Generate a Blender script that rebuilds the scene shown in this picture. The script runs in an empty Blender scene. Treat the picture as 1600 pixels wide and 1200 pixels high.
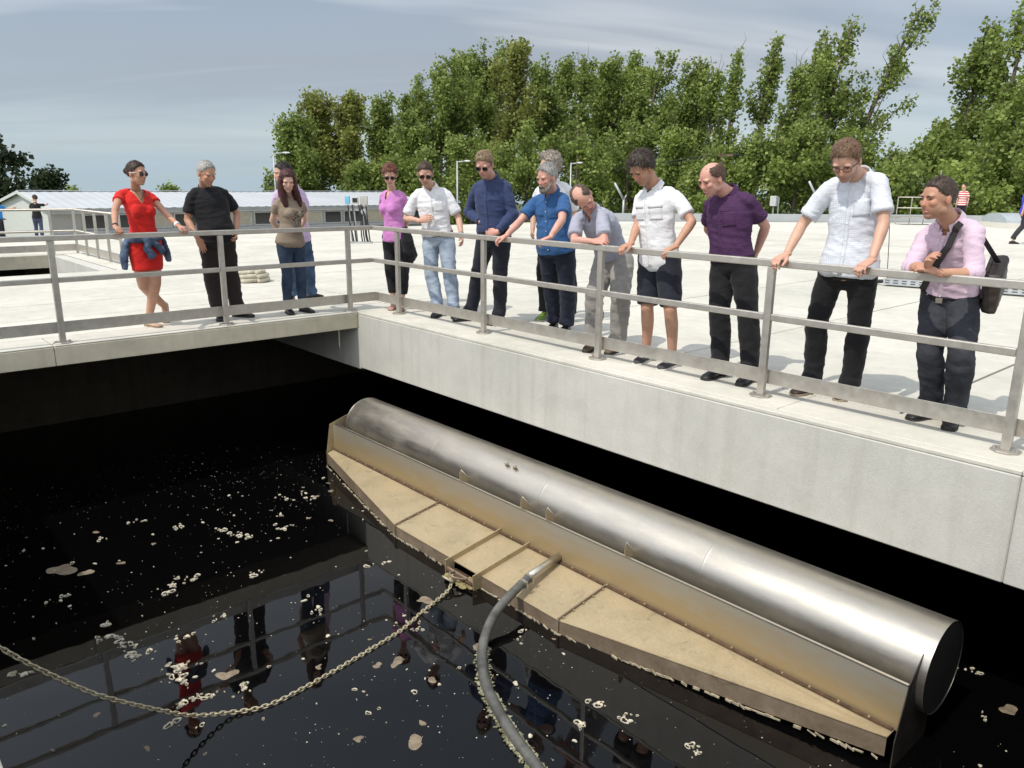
import bpy, bmesh, math, random
import numpy as np
from mathutils import Vector, Matrix, noise as mnoise
from mathutils.bvhtree import BVHTree

scene = bpy.context.scene
COL = scene.collection
R = math.radians

# ------------------------------------------------------------------ camera
CAM = np.array([8.434, -5.223, 1.538])
FW = np.array([-0.7213, 0.6465, -0.2484])
UP0 = np.array([-0.192, 0.158, 0.969])
cd = bpy.data.cameras.new('camera'); cam = bpy.data.objects.new('camera', cd); COL.objects.link(cam)
_f = Vector(FW).normalized(); _r = _f.cross(Vector(UP0)).normalized(); _u = _r.cross(_f)
cam.matrix_world = Matrix(((_r.x, _u.x, -_f.x, CAM[0]), (_r.y, _u.y, -_f.y, CAM[1]), (_r.z, _u.z, -_f.z, CAM[2]), (0, 0, 0, 1)))
cd.sensor_width = 36.0; cd.lens = 1219.36 / 1600 * 36; cd.clip_start = 0.05; cd.clip_end = 3000
scene.camera = cam

# ------------------------------------------------------------------ sky and sun
SUN_EL = 56.0
world = bpy.data.worlds.new('World'); scene.world = world; world.use_nodes = True
nt = world.node_tree; nt.nodes.clear()
def wn(t, **k):
    n = nt.nodes.new(t)
    for a, b in k.items(): setattr(n, a, b)
    return n
wo = wn('ShaderNodeOutputWorld'); wb = wn('ShaderNodeBackground'); wb.inputs['Strength'].default_value = 0.14
sky = wn('ShaderNodeTexSky', sky_type='NISHITA', sun_disc=False, sun_elevation=R(SUN_EL), sun_rotation=R(180), altitude=200, air_density=1.0, dust_density=1.6, ozone_density=1.2)
tc = wn('ShaderNodeTexCoord'); sp = wn('ShaderNodeSeparateXYZ'); nt.links.new(tc.outputs['Generated'], sp.inputs[0])
zc = wn('ShaderNodeMath', operation='MAXIMUM'); nt.links.new(sp.outputs['Z'], zc.inputs[0]); zc.inputs[1].default_value = 0.0
za = wn('ShaderNodeMath', operation='ADD'); nt.links.new(zc.outputs[0], za.inputs[0]); za.inputs[1].default_value = 0.16
dx = wn('ShaderNodeMath', operation='DIVIDE'); nt.links.new(sp.outputs['X'], dx.inputs[0]); nt.links.new(za.outputs[0], dx.inputs[1])
dy = wn('ShaderNodeMath', operation='DIVIDE'); nt.links.new(sp.outputs['Y'], dy.inputs[0]); nt.links.new(za.outputs[0], dy.inputs[1])
cb0 = wn('ShaderNodeCombineXYZ'); nt.links.new(dx.outputs[0], cb0.inputs[0]); nt.links.new(dy.outputs[0], cb0.inputs[1])
d1 = wn('ShaderNodeVectorMath', operation='DOT_PRODUCT'); nt.links.new(cb0.outputs[0], d1.inputs[0]); d1.inputs[1].default_value = (.60, .80, 0)
d2 = wn('ShaderNodeVectorMath', operation='DOT_PRODUCT'); nt.links.new(cb0.outputs[0], d2.inputs[0]); d2.inputs[1].default_value = (-.80, .60, 0)
cb = wn('ShaderNodeCombineXYZ'); nt.links.new(d1.outputs['Value'], cb.inputs[0]); nt.links.new(d2.outputs['Value'], cb.inputs[1])
mp = wn('ShaderNodeMapping'); nt.links.new(cb.outputs[0], mp.inputs[0]); mp.inputs['Scale'].default_value = (0.42, 1.05, 1); mp.inputs['Location'].default_value = (3.7, 1.3, 0)
n1 = wn('ShaderNodeTexNoise'); n1.inputs['Scale'].default_value = 0.9; n1.inputs['Detail'].default_value = 5; n1.inputs['Roughness'].default_value = 0.52; n1.inputs['Distortion'].default_value = 0.35
nt.links.new(mp.outputs[0], n1.inputs['Vector'])
n2 = wn('ShaderNodeTexNoise'); n2.inputs['Scale'].default_value = 0.75; n2.inputs['Detail'].default_value = 4; n2.inputs['Roughness'].default_value = .55; n2.inputs['Distortion'].default_value = .5; nt.links.new(mp.outputs[0], n2.inputs['Vector'])
r1 = wn('ShaderNodeMapRange'); nt.links.new(n1.outputs['Fac'], r1.inputs[0]); r1.inputs[1].default_value = .30; r1.inputs[2].default_value = .72; r1.inputs[3].default_value = 0.62; r1.inputs[4].default_value = 1.0
r2 = wn('ShaderNodeMapRange'); nt.links.new(n2.outputs['Fac'], r2.inputs[0]); r2.inputs[1].default_value = .40; r2.inputs[2].default_value = .58
cl = wn('ShaderNodeMix', data_type='RGBA'); nt.links.new(r2.outputs[0], cl.inputs[0]); cl.inputs[6].default_value = (2.85, 3.2, 3.65, 1); cl.inputs[7].default_value = (5.3, 5.45, 5.6, 1)
# clouds glow more towards the sun (forward scattering), all round it
sv_ = wn('ShaderNodeVectorMath', operation='DOT_PRODUCT'); nt.links.new(tc.outputs['Generated'], sv_.inputs[0]); sv_.inputs[1].default_value = (0, -math.cos(R(SUN_EL)), math.sin(R(SUN_EL)))
gl_ = wn('ShaderNodeMapRange'); nt.links.new(sv_.outputs['Value'], gl_.inputs[0]); gl_.inputs[1].default_value = .1; gl_.inputs[2].default_value = 1.0; gl_.inputs[3].default_value = 1.0; gl_.inputs[4].default_value = 2.6
cg_ = wn('ShaderNodeVectorMath', operation='SCALE'); nt.links.new(cl.outputs[2], cg_.inputs[0]); nt.links.new(gl_.outputs[0], cg_.inputs['Scale'])
hz = wn('ShaderNodeMapRange'); nt.links.new(zc.outputs[0], hz.inputs[0]); hz.inputs[1].default_value = 0.0; hz.inputs[2].default_value = .13; hz.inputs[3].default_value = 1.0; hz.inputs[4].default_value = 0.0
hm_x = wn('ShaderNodeMix', data_type='RGBA'); nt.links.new(hz.outputs[0], hm_x.inputs[0]); nt.links.new(cg_.outputs[0], hm_x.inputs[6]); hm_x.inputs[7].default_value = (3.1, 4.0, 4.7, 1)
mx = wn('ShaderNodeMix', data_type='RGBA'); sc_ = wn('ShaderNodeMath', operation='MAXIMUM'); nt.links.new(sp.outputs['Z'], sc_.inputs[0]); sc_.inputs[1].default_value = .03; sb_ = wn('ShaderNodeCombineXYZ'); nt.links.new(sp.outputs['X'], sb_.inputs[0]); nt.links.new(sp.outputs['Y'], sb_.inputs[1]); nt.links.new(sc_.outputs[0], sb_.inputs[2]); nt.links.new(sb_.outputs[0], sky.inputs['Vector'])
nt.links.new(r1.outputs[0], mx.inputs[0]); nt.links.new(sky.outputs[0], mx.inputs[6]); nt.links.new(hm_x.outputs[2], mx.inputs[7])
nt.links.new(mx.outputs[2], wb.inputs['Color']); nt.links.new(wb.outputs[0], wo.inputs[0])
sd = bpy.data.lights.new('sun', 'SUN'); sd.energy = 2.95; sd.angle = R(0.6); sd.color = (1.0, .94, .84)
sun = bpy.data.objects.new('sun', sd); COL.objects.link(sun); sun.rotation_euler = (R(90 - SUN_EL), 0, 0); sun.location = (0, -20, 30)
vs = scene.view_settings; vs.view_transform = 'Standard'; vs.look = 'None'; vs.exposure = 0.0; vs.gamma = 1.0; vs.use_curve_mapping = False
scene.render.engine = 'CYCLES'; scene.cycles.max_bounces = 6; scene.render.resolution_x = 1024; scene.render.resolution_y = 768

# ------------------------------------------------------------------ helpers
def new_obj(name, me, parent=None, mat=None, loc=None):
    o = bpy.data.objects.new(name, me); COL.objects.link(o)
    if parent is not None: o.parent = parent
    if loc is not None: o.location = loc
    if mat is not None and me is not None:
        me.materials.clear(); me.materials.append(mat)
    return o
def empty(name, loc=(0, 0, 0), rz=0, label=None, cat=None, group=None):
    o = bpy.data.objects.new(name, None); COL.objects.link(o); o.location = loc; o.rotation_euler = (0, 0, rz); o.empty_display_size = .1
    return tag(o, label, cat, group)
def tag(o, label=None, cat=None, group=None, kind=None):
    if label: o['label'] = label
    if cat: o['category'] = cat
    if group: o['group'] = group
    if kind: o['kind'] = kind
    return o
class Geo:
    def __init__(s): s.V = []; s.F = []; s.n = 0
    def add(s, V, F):
        V = np.asarray(V, float); s.V.append(V); s.F += [tuple(i + s.n for i in f) for f in F]; s.n += len(V); return s
    def verts(s): return np.concatenate(s.V) if s.V else np.zeros((0, 3))
    def mesh(s, name, off=None, smooth=False):
        me = bpy.data.meshes.new(name); V = s.verts()
        if off is not None: V = V - np.asarray(off)
        me.from_pydata(V.tolist(), [], s.F); me.update()
        if smooth: me.polygons.foreach_set('use_smooth', [True] * len(me.polygons))
        return me
    def box(s, x0, x1, y0, y1, z0, z1):
        return s.add([(x0, y0, z0), (x1, y0, z0), (x1, y1, z0), (x0, y1, z0), (x0, y0, z1), (x1, y0, z1), (x1, y1, z1), (x0, y1, z1)],
                     [(3, 2, 1, 0), (4, 5, 6, 7), (0, 1, 5, 4), (1, 2, 6, 5), (2, 3, 7, 6), (3, 0, 4, 7)])
    def obox(s, c, ax, ay, az):   # oriented box: centre and three half axes
        c, ax, ay, az = [np.asarray(v, float) for v in (c, ax, ay, az)]
        P = [c + i * ax + j * ay + k * az for k in (-1, 1) for i, j in ((-1, -1), (1, -1), (1, 1), (-1, 1))]
        return s.add(P, [(3, 2, 1, 0), (4, 5, 6, 7), (0, 1, 5, 4), (1, 2, 6, 5), (2, 3, 7, 6), (3, 0, 4, 7)])
    def prism(s, poly, z0, z1):
        n = len(poly); V = [(x, y, z0) for x, y in poly] + [(x, y, z1) for x, y in poly]
        F = [tuple(range(n - 1, -1, -1)), tuple(range(n, 2 * n))] + [(i, (i + 1) % n, n + (i + 1) % n, n + i) for i in range(n)]
        return s.add(V, F)
    def tube(s, path, rad, lat=None, n=12, caps=True):
        path = [np.asarray(p, float) for p in path]; m = len(path); V = []
        prev = None
        for i, p in enumerate(path):
            t = path[min(i + 1, m - 1)] - path[max(i - 1, 0)]; t = t / (np.linalg.norm(t) + 1e-9)
            if lat is not None: a = np.asarray(lat[i] if isinstance(lat, list) else lat, float)
            else: a = prev if prev is not None else (np.array([0, 0, 1.]) if abs(t[2]) < .9 else np.array([1., 0, 0]))
            a = a - t * (a @ t); a = a / (np.linalg.norm(a) + 1e-9); b = np.cross(t, a); prev = a
            r = rad[i] if isinstance(rad, (list, tuple)) else rad
            ra, rb = r if isinstance(r, (tuple, list)) else (r, r)
            for k in range(n):
                th = 2 * math.pi * k / n; V.append(p + a * ra * math.cos(th) + b * rb * math.sin(th))
        F = [(i * n + k, i * n + (k + 1) % n, (i + 1) * n + (k + 1) % n, (i + 1) * n + k) for i in range(m - 1) for k in range(n)]
        if caps: F += [tuple(range(n - 1, -1, -1)), tuple((m - 1) * n + k for k in range(n))]
        return s.add(V, F)
    def ell(s, c, A, n=16, m=10):   # ellipsoid: centre, 3 axis vectors
        c = np.asarray(c, float); A = [np.asarray(a, float) for a in A]; V = [c + A[2]]
        for j in range(1, m):
            ph = math.pi * j / m
            for k in range(n):
                th = 2 * math.pi * k / n; V.append(c + A[0] * math.sin(ph) * math.cos(th) + A[1] * math.sin(ph) * math.sin(th) + A[2] * math.cos(ph))
        V.append(c - A[2]); F = [(0, 1 + k, 1 + (k + 1) % n) for k in range(n)]
        for j in range(m - 2):
            for k in range(n): F.append((1 + j * n + k, 1 + (j + 1) * n + k, 1 + (j + 1) * n + (k + 1) % n, 1 + j * n + (k + 1) % n))
        L = len(V) - 1; b = 1 + (m - 2) * n; F += [(L, b + (k + 1) % n, b + k) for k in range(n)]
        return s.add(V, F)
    def sph(s, c, r, n=12, m=8): return s.ell(c, [(r, 0, 0), (0, r, 0), (0, 0, r)], n, m)
def bevel(me, w=.004, seg=1):
    bm = bmesh.new(); bm.from_mesh(me); bmesh.ops.bevel(bm, geom=list(bm.edges), offset=w, segments=seg, affect='EDGES', profile=.5); bm.to_mesh(me); bm.free(); me.update(); return me
def boxobj(name, x0, x1, y0, y1, z0, z1, mat, parent=None, bev=0):
    c = ((x0 + x1) / 2, (y0 + y1) / 2, (z0 + z1) / 2); me = Geo().box(x0, x1, y0, y1, z0, z1).mesh(name, c)
    if bev: bevel(me, bev)
    return new_obj(name, me, parent, mat, c)

# ------------------------------------------------------------------ materials
MATS = {}
def nodes(name):
    m = bpy.data.materials.new(name); m.use_nodes = True; t = m.node_tree; b = t.nodes['Principled BSDF']; MATS[name] = m
    def N(ty, **k):
        n = t.nodes.new(ty)
        for a, v in k.items():
            if a in n.inputs: n.inputs[a].default_value = v
            else: setattr(n, a, v)
        return n
    return m, t, b, N, t.links.new
def c4(c): return (c[0], c[1], c[2], 1)
def M(name, col, rough=.6, metal=0., var=.12, scale=9., bump=0., bscale=120., pos=False, spec=.5, col2=None, stretch=None, sheen=0., sss=0.):
    if name in MATS: return MATS[name]
    m, t, b, N, L = nodes(name)
    if pos: g = N('ShaderNodeNewGeometry'); src = g.outputs['Position']
    else: g = N('ShaderNodeTexCoord'); src = g.outputs['Object']
    if stretch:
        mpn = N('ShaderNodeMapping'); mpn.inputs['Scale'].default_value = stretch; L(src, mpn.inputs[0]); src = mpn.outputs[0]
    n = N('ShaderNodeTexNoise', Scale=scale, Detail=6, Roughness=.6); L(src, n.inputs['Vector'])
    mr = N('ShaderNodeMapRange'); L(n.outputs['Fac'], mr.inputs[0]); mr.inputs[1].default_value = .32; mr.inputs[2].default_value = .68
    mixn = N('ShaderNodeMix', data_type='RGBA'); L(mr.outputs[0], mixn.inputs[0])
    mixn.inputs[6].default_value = c4([x * (1 - var) for x in col]); mixn.inputs[7].default_value = c4(col2 if col2 else [min(1, x * (1 + var)) for x in col])
    L(mixn.outputs[2], b.inputs['Base Color'])
    b.inputs['Roughness'].default_value = rough; b.inputs['Metallic'].default_value = metal; b.inputs['Specular IOR Level'].default_value = spec
    if sheen: b.inputs['Sheen Weight'].default_value = sheen
    if sss: b.inputs['Subsurface Weight'].default_value = sss; b.inputs['Subsurface Radius'].default_value = (.02, .008, .004)
    if bump:
        n2 = N('ShaderNodeTexNoise', Scale=bscale, Detail=4); L(src, n2.inputs['Vector'])
        bp = N('ShaderNodeBump', Strength=bump, Distance=.01); L(n2.outputs['Fac'], bp.inputs['Height']); L(bp.outputs[0], b.inputs['Normal'])
    return m
def concrete(name, col, stain=.35, streak=0., rnd=0.):
    m, t, b, N, L = nodes(name)
    g = N('ShaderNodeNewGeometry'); P = g.outputs['Position']
    big = N('ShaderNodeTexNoise', Scale=.55, Detail=7, Roughness=.62); L(P, big.inputs['Vector'])
    med = N('ShaderNodeTexNoise', Scale=5.5, Detail=8, Roughness=.65); L(P, med.inputs['Vector'])
    fine = N('ShaderNodeTexNoise', Scale=130, Detail=3); L(P, fine.inputs['Vector'])
    a = N('ShaderNodeMapRange'); L(big.outputs['Fac'], a.inputs[0]); a.inputs[1].default_value = .38; a.inputs[2].default_value = .68
    m1 = N('ShaderNodeMix', data_type='RGBA'); L(a.outputs[0], m1.inputs[0]); m1.inputs[6].default_value = c4(col); m1.inputs[7].default_value = c4([col[0] * (1 - stain * .55), col[1] * (1 - stain * .5), col[2] * (1 - stain * .55)])
    bb = N('ShaderNodeMapRange'); L(med.outputs['Fac'], bb.inputs[0]); bb.inputs[1].default_value = .3; bb.inputs[2].default_value = .7; bb.inputs[3].default_value = 1 - stain * .3; bb.inputs[4].default_value = 1 + stain * .12
    m2 = N('ShaderNodeMix', data_type='RGBA', blend_type='MULTIPLY'); m2.inputs[0].default_value = 1; L(m1.outputs[2], m2.inputs[6]); L(bb.outputs[0], m2.inputs[7])
    out = m2.outputs[2]
    ff = N('ShaderNodeMapRange'); L(fine.outputs['Fac'], ff.inputs[0]); ff.inputs[1].default_value = .25; ff.inputs[2].default_value = .75; ff.inputs[3].default_value = .88; ff.inputs[4].default_value = 1.06
    m3 = N('ShaderNodeMix', data_type='RGBA', blend_type='MULTIPLY'); m3.inputs[0].default_value = 1; L(out, m3.inputs[6]); L(ff.outputs[0], m3.inputs[7]); out = m3.outputs[2]
    if streak:
        mpn = N('ShaderNodeMapping'); mpn.inputs['Scale'].default_value = (9, 9, .5); L(P, mpn.inputs[0])
        s = N('ShaderNodeTexNoise', Scale=1.0, Detail=5); L(mpn.outputs[0], s.inputs['Vector'])
        sr = N('ShaderNodeMapRange'); L(s.outputs['Fac'], sr.inputs[0]); sr.inputs[1].default_value = .52; sr.inputs[2].default_value = .75; sr.inputs[3].default_value = 0; sr.inputs[4].default_value = streak
        m4 = N('ShaderNodeMix', data_type='RGBA'); L(sr.outputs[0], m4.inputs[0]); L(out, m4.inputs[6]); m4.inputs[7].default_value = c4([col[0] * .55, col[1] * .5, col[2] * .42]); out = m4.outputs[2]
    if rnd:
        oi = N('ShaderNodeObjectInfo'); rr = N('ShaderNodeMapRange'); L(oi.outputs['Random'], rr.inputs[0]); rr.inputs[3].default_value = 1 - rnd; rr.inputs[4].default_value = 1 + rnd * .5
        m5 = N('ShaderNodeMix', data_type='RGBA', blend_type='MULTIPLY'); m5.inputs[0].default_value = 1; L(out, m5.inputs[6]); L(rr.outputs[0], m5.inputs[7]); out = m5.outputs[2]
    bl = N('ShaderNodeTexNoise', Scale=1.7, Detail=9, Roughness=.72, Distortion=.6); L(P, bl.inputs['Vector']); br = N('ShaderNodeMapRange'); L(bl.outputs['Fac'], br.inputs[0]); br.inputs[1].default_value = .57; br.inputs[2].default_value = .66; br.inputs[3].default_value = 1.0; br.inputs[4].default_value = 1 - stain * .22
    m6 = N('ShaderNodeMix', data_type='RGBA', blend_type='MULTIPLY'); m6.inputs[0].default_value = 1; L(out, m6.inputs[6]); L(br.outputs[0], m6.inputs[7]); out = m6.outputs[2]
    L(out, b.inputs['Base Color']); b.inputs['Roughness'].default_value = .88; b.inputs['Specular IOR Level'].default_value = .25
    hb = N('ShaderNodeMath', operation='ADD'); L(med.outputs['Fac'], hb.inputs[0]); L(fine.outputs['Fac'], hb.inputs[1])
    bp = N('ShaderNodeBump', Strength=.35, Distance=.004); L(hb.outputs[0], bp.inputs['Height']); L(bp.outputs[0], b.inputs['Normal'])
    return m
def metal_mat(name, col, col2, rough=.4, metal=.9, scale=4., stretch=(1, 1, 1), bump=.05, dirt=None, dirt_amt=.5, dscale=3., spots=.6):
    m, t, b, N, L = nodes(name)
    g = N('ShaderNodeNewGeometry'); mpn = N('ShaderNodeMapping'); mpn.inputs['Scale'].default_value = stretch; L(g.outputs['Position'], mpn.inputs[0])
    n = N('ShaderNodeTexNoise', Scale=scale, Detail=7, Roughness=.65); L(mpn.outputs[0], n.inputs['Vector'])
    mr = N('ShaderNodeMapRange'); L(n.outputs['Fac'], mr.inputs[0]); mr.inputs[1].default_value = .3; mr.inputs[2].default_value = .7
    mixn = N('ShaderNodeMix', data_type='RGBA'); L(mr.outputs[0], mixn.inputs[0]); mixn.inputs[6].default_value = c4(col); mixn.inputs[7].default_value = c4(col2); out = mixn.outputs[2]
    b.inputs['Metallic'].default_value = metal
    if dirt:
        n2 = N('ShaderNodeTexNoise', Scale=dscale, Detail=8, Roughness=.7); L(g.outputs['Position'], n2.inputs['Vector'])
        dr = N('ShaderNodeMapRange'); L(n2.outputs['Fac'], dr.inputs[0]); dr.inputs[1].default_value = .5 - dirt_amt * .35; dr.inputs[2].default_value = .5 + .25; dr.inputs[4].default_value = min(1, dirt_amt + .25)
        m2 = N('ShaderNodeMix', data_type='RGBA'); L(dr.outputs[0], m2.inputs[0]); L(out, m2.inputs[6]); m2.inputs[7].default_value = c4(dirt); out = m2.outputs[2]
        mm = N('ShaderNodeMapRange'); L(dr.outputs[0], mm.inputs[0]); mm.inputs[3].default_value = metal; mm.inputs[4].default_value = metal * .25; L(mm.outputs[0], b.inputs['Metallic'])
    sp1 = N('ShaderNodeTexNoise', Scale=55, Detail=4, Roughness=.7); L(g.outputs['Position'], sp1.inputs['Vector']); q1 = N('ShaderNodeMapRange'); L(sp1.outputs['Fac'], q1.inputs[0]); q1.inputs[1].default_value = .3; q1.inputs[2].default_value = .7; q1.inputs[3].default_value = 1 - spots * .22; q1.inputs[4].default_value = 1 + spots * .06
    sp2 = N('ShaderNodeTexNoise', Scale=8, Detail=9, Roughness=.75, Distortion=.8); L(g.outputs['Position'], sp2.inputs['Vector']); q2 = N('ShaderNodeMapRange'); L(sp2.outputs['Fac'], q2.inputs[0]); q2.inputs[1].default_value = .56; q2.inputs[2].default_value = .68; q2.inputs[3].default_value = 1; q2.inputs[4].default_value = 1 - spots * .38
    mq = N('ShaderNodeMath', operation='MULTIPLY'); L(q1.outputs[0], mq.inputs[0]); L(q2.outputs[0], mq.inputs[1]); mqq = N('ShaderNodeMix', data_type='RGBA', blend_type='MULTIPLY'); mqq.inputs[0].default_value = 1; L(out, mqq.inputs[6]); L(mq.outputs[0], mqq.inputs[7]); out = mqq.outputs[2]
    L(out, b.inputs['Base Color'])
    rr = N('ShaderNodeMapRange'); L(n.outputs['Fac'], rr.inputs[0]); rr.inputs[1].default_value = .3; rr.inputs[2].default_value = .7; rr.inputs[3].default_value = rough * .85; rr.inputs[4].default_value = rough * 1.2; L(rr.outputs[0], b.inputs['Roughness'])
    if bump:
        bp = N('ShaderNodeBump', Strength=bump, Distance=.004); L(n.outputs['Fac'], bp.inputs['Height']); L(bp.outputs[0], b.inputs['Normal'])
    return m

m_deck = concrete('deck_concrete', (.69, .66, .585), .38, rnd=.05)
m_beam = concrete('beam_concrete', (.625, .61, .56), .26, streak=.26)
m_slab = concrete('slab_concrete', (.74, .67, .52), .45, streak=.3)
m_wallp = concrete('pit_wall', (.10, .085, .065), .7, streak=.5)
m_joint = M('joint_filler', (.15, .14, .125), .95)
m_far = concrete('far_concrete', (.69, .665, .60), .2)
m_steel = metal_mat('railing_steel', (.50, .47, .42), (.60, .57, .52), .42, .75, 14, (1, 1, 1), .04, dirt=(.36, .31, .24), dirt_amt=.2, dscale=9, spots=.2)
m_plate = metal_mat('plate_steel', (.46, .44, .40), (.56, .53, .48), .42, .8, 20, dirt=(.33, .28, .2), dirt_amt=.3, dscale=14)

# ------------------------------------------------------------------ ground, deck, basin
WATER = -1.67
m_ground = M('ground_grass', (.07, .085, .035), .95, var=.5, scale=.35, pos=True, bump=.4, bscale=4)
gr = new_obj('ground', Geo().prism([(150 * math.cos(2 * math.pi * k / 48) - 10, 150 * math.sin(2 * math.pi * k / 48) + 10) for k in range(48)], -2.75, -2.6).mesh('ground'), None, m_ground); tag(gr, 'rough green ground far below the raised concrete deck', kind='structure')
# ground is cut visually by the basin shell (floor of the basin lies below)
dg = Geo()
ZB, ZT = -.20, -.007
dg.prism([(-6.5, -30), (-.385, -30), (-.385, .34), (-6.5, .34)], ZB, ZT)
dg.prism([(-15, -30), (-10.3, -30), (-10.3, .34), (-15, .34)], ZB, ZT)
dg.prism([(-10.297, -1.2), (-6.503, -1.2), (-6.503, .34), (-10.297, .34)], ZB, ZT)
dg.prism([(-15, .343), (24, .343), (24, 20.5), (-15, 20.5)], ZB, ZT)
deck = new_obj('deck', dg.mesh('deck'), None, m_joint); tag(deck, 'pale concrete roof deck of the tanks', kind='structure')
random.seed(4)
def panels(u0, u1, v0, v1, nu, nv):
    du, dv = (u1 - u0) / nu, (v1 - v0) / nv; g = .011
    me = bevel(Geo().box(-du / 2 + g, du / 2 - g, -dv / 2 + g, dv / 2 - g, -.05, 0).mesh('deck_slab'), .004); me.materials.append(m_deck)
    for i in range(nu):
        for j in range(nv):
            o = bpy.data.objects.new('deck_slab', me); COL.objects.link(o); o.parent = deck
            o.location = (u0 + du * (i + .5), v0 + dv * (j + .5), random.uniform(-.0015, .0015))
panels(-6.5, -.385, -14, .34, 5, 3)
panels(-6.5, -.385, -30, -14, 5, 2)
panels(-15, -10.3, -20, .34, 4, 4)
panels(-10.3, -6.5, -1.2, .34, 3, 1)
panels(-15, -.3, .343, 20.5, 12, 4)
panels(-.3, 24, .343, 20.5, 11, 5)
fd = Geo().prism([(-15, 20.503), (24, 20.503), (24, 70), (14, 55), (-6.5, 33.2)], -.25, -.004)
fo = new_obj('far_deck', fd.mesh('far_deck'), None, m_far); tag(fo, 'far part of the pale concrete deck', kind='structure')
pw = Geo()
for (a, b) in (((-15, 20.6), (-6.5, 33.3)), ((-6.5, 33.3), (14, 55.1))):
    a = np.array(a); b = np.array(b); d = (b - a) / np.linalg.norm(b - a); n = np.array([-d[1], d[0]])
    pw.prism([tuple(a), tuple(b), tuple(b + n * .3), tuple(a + n * .3)], -2.6, .34)
po = new_obj('parapet_wall', pw.mesh('parapet_wall'), None, M('parapet_paint', (.42, .44, .45), .7, pos=True, scale=.8)); tag(po, 'low grey parapet along the far edge of the deck', 'parapet')
ow = Geo(); ow.box(-15.3, -15.003, -30, 20.5, -2.6, -.01)
tag(new_obj('deck_retaining_wall', ow.mesh('deck_retaining_wall'), None, m_slab), 'concrete wall under the far left edge of the deck', 'wall')
ld = Geo().prism([(-29, -40), (-15.31, -40), (-15.31, 30), (-29, 30)], -2.59, -.85)
tag(new_obj('lower_yard', ld.mesh('lower_yard'), None, m_far), 'lower pale concrete yard in front of the long shed', kind='structure')
# edge slab left (one long strip, its front face is the fascia over the basin)
for k, (v0, v1) in enumerate(((-8.2, -3.62), (-3.615, -.308), (-14, -8.205))):
    o = boxobj('edge_slab', -.372, .10, v0, v1, -.20, -.016, m_slab, deck, .005); boxobj('edge_topping', -.371, .098, v0 + .002, v1 - .002, -.014, 0, m_deck, deck, .004)
o = boxobj('edge_slab', -.372, .115, -.303, .335, -.20, -.016, m_slab, deck, .005); boxobj('edge_topping', -.371, .113, -.301, .333, -.014, -.001, m_deck, deck, .004)
# beam right
bm_ = empty('concrete_beam', (0, 0, 0), 0, 'long pale concrete beam along the basin under the right hand railing', 'beam')
boxobj('beam_body', .125, 7.27, -.312, .33, -.70, -.032, m_beam, bm_, .008)
boxobj('beam_body', 7.272, 16, -.312, .33, -.70, -.032, m_beam, bm_, .008)
boxobj('beam_body', -3.2, .119, -.310, .33, -.72, -.205, m_beam, bm_, .006)
boxobj('coping', .125, 7.27, -.310, -.226, -.030, -.003, m_deck, bm_, .004)
boxobj('coping', 7.272, 16, -.310, -.226, -.030, -.003, m_deck, bm_, .004)
for u0, u1 in ((.125, 2.9), (2.906, 5.7), (5.706, 8.5), (8.506, 16)):
    boxobj('topping_slab', u0, u1, -.221, .335, -.030, 0, m_deck, bm_, .004)
# basin shell
sh = Geo()
sh.box(-3.6, -3.2, -12, 6, -5, -.21); sh.box(-3.6, 16.4, 5.0, 5.4, -5, -.21); sh.box(-3.2, 16, -5.5, -5.1, -5, -.21); sh.box(16, 16.4, -5.5, 5, -5, -.21); sh.box(-3.6, 16.4, -12, 5.4, -5.3, -5)
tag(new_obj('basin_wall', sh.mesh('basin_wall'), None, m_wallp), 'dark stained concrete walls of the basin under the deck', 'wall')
rs_ = boxobj('shade_slab', 8.15, 18, -5.045, -.318, -.2, -.002, m_slab, None, .006); tag(rs_, 'unseen concrete slab added over the near right end of the basin to shade it', kind='structure')  # added out of view, keeps sky light off the skimmer's right end
nd = boxobj('near_deck', -.38, 18, -14, -5.05, -.2, 0, m_deck, None, .006); tag(nd, 'concrete walkway on the near side of the basin', kind='structure')
m, t, b, N, L = nodes('dark_water')
b.inputs['Base Color'].default_value = (.0018, .0017, .0019, 1); b.inputs['Roughness'].default_value = .018; b.inputs['IOR'].default_value = 1.42; b.inputs['Specular IOR Level'].default_value = .5
g = N('ShaderNodeNewGeometry'); n = N('ShaderNodeTexNoise', Scale=2.2, Detail=3); L(g.outputs['Position'], n.inputs['Vector']); bp = N('ShaderNodeBump', Strength=.025, Distance=.05); L(n.outputs['Fac'], bp.inputs['Height']); L(bp.outputs[0], b.inputs['Normal'])
wt = new_obj('water', Geo().prism([(-3.3, -5.2), (16.1, -5.2), (16.1, 5.1), (-3.3, 5.1)], WATER - .5, WATER).mesh('water'), None, MATS['dark_water']); tag(wt, 'black still water of the basin with floating scum', kind='structure')
# second basin, left background
p2 = empty('rear_basin', (-8, -3, 0), 0, 'second open basin with dark opening in the deck at far left', 'basin')
p2s = Geo(); o3 = np.array([-8, -3, 0])
boxobj('rear_edge_slab', -10.55 + 8, -10.25 + 8, -17 + 0, 1.75, -.26, .0, m_slab, p2)
boxobj('rear_beam', -10.24 + 8, -6.52 + 8, 1.55, 1.795, -.6, -.01, m_beam, p2)
boxobj('rear_water', -13 + 8, -6.3 + 8, -17, 1.5, -2.6, -2.0, MATS['dark_water'], p2)
boxobj('rear_wall', -13.2 + 8, -12.9 + 8, -17, 1.5, -2.6, -.27, m_wallp, p2)

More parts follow.
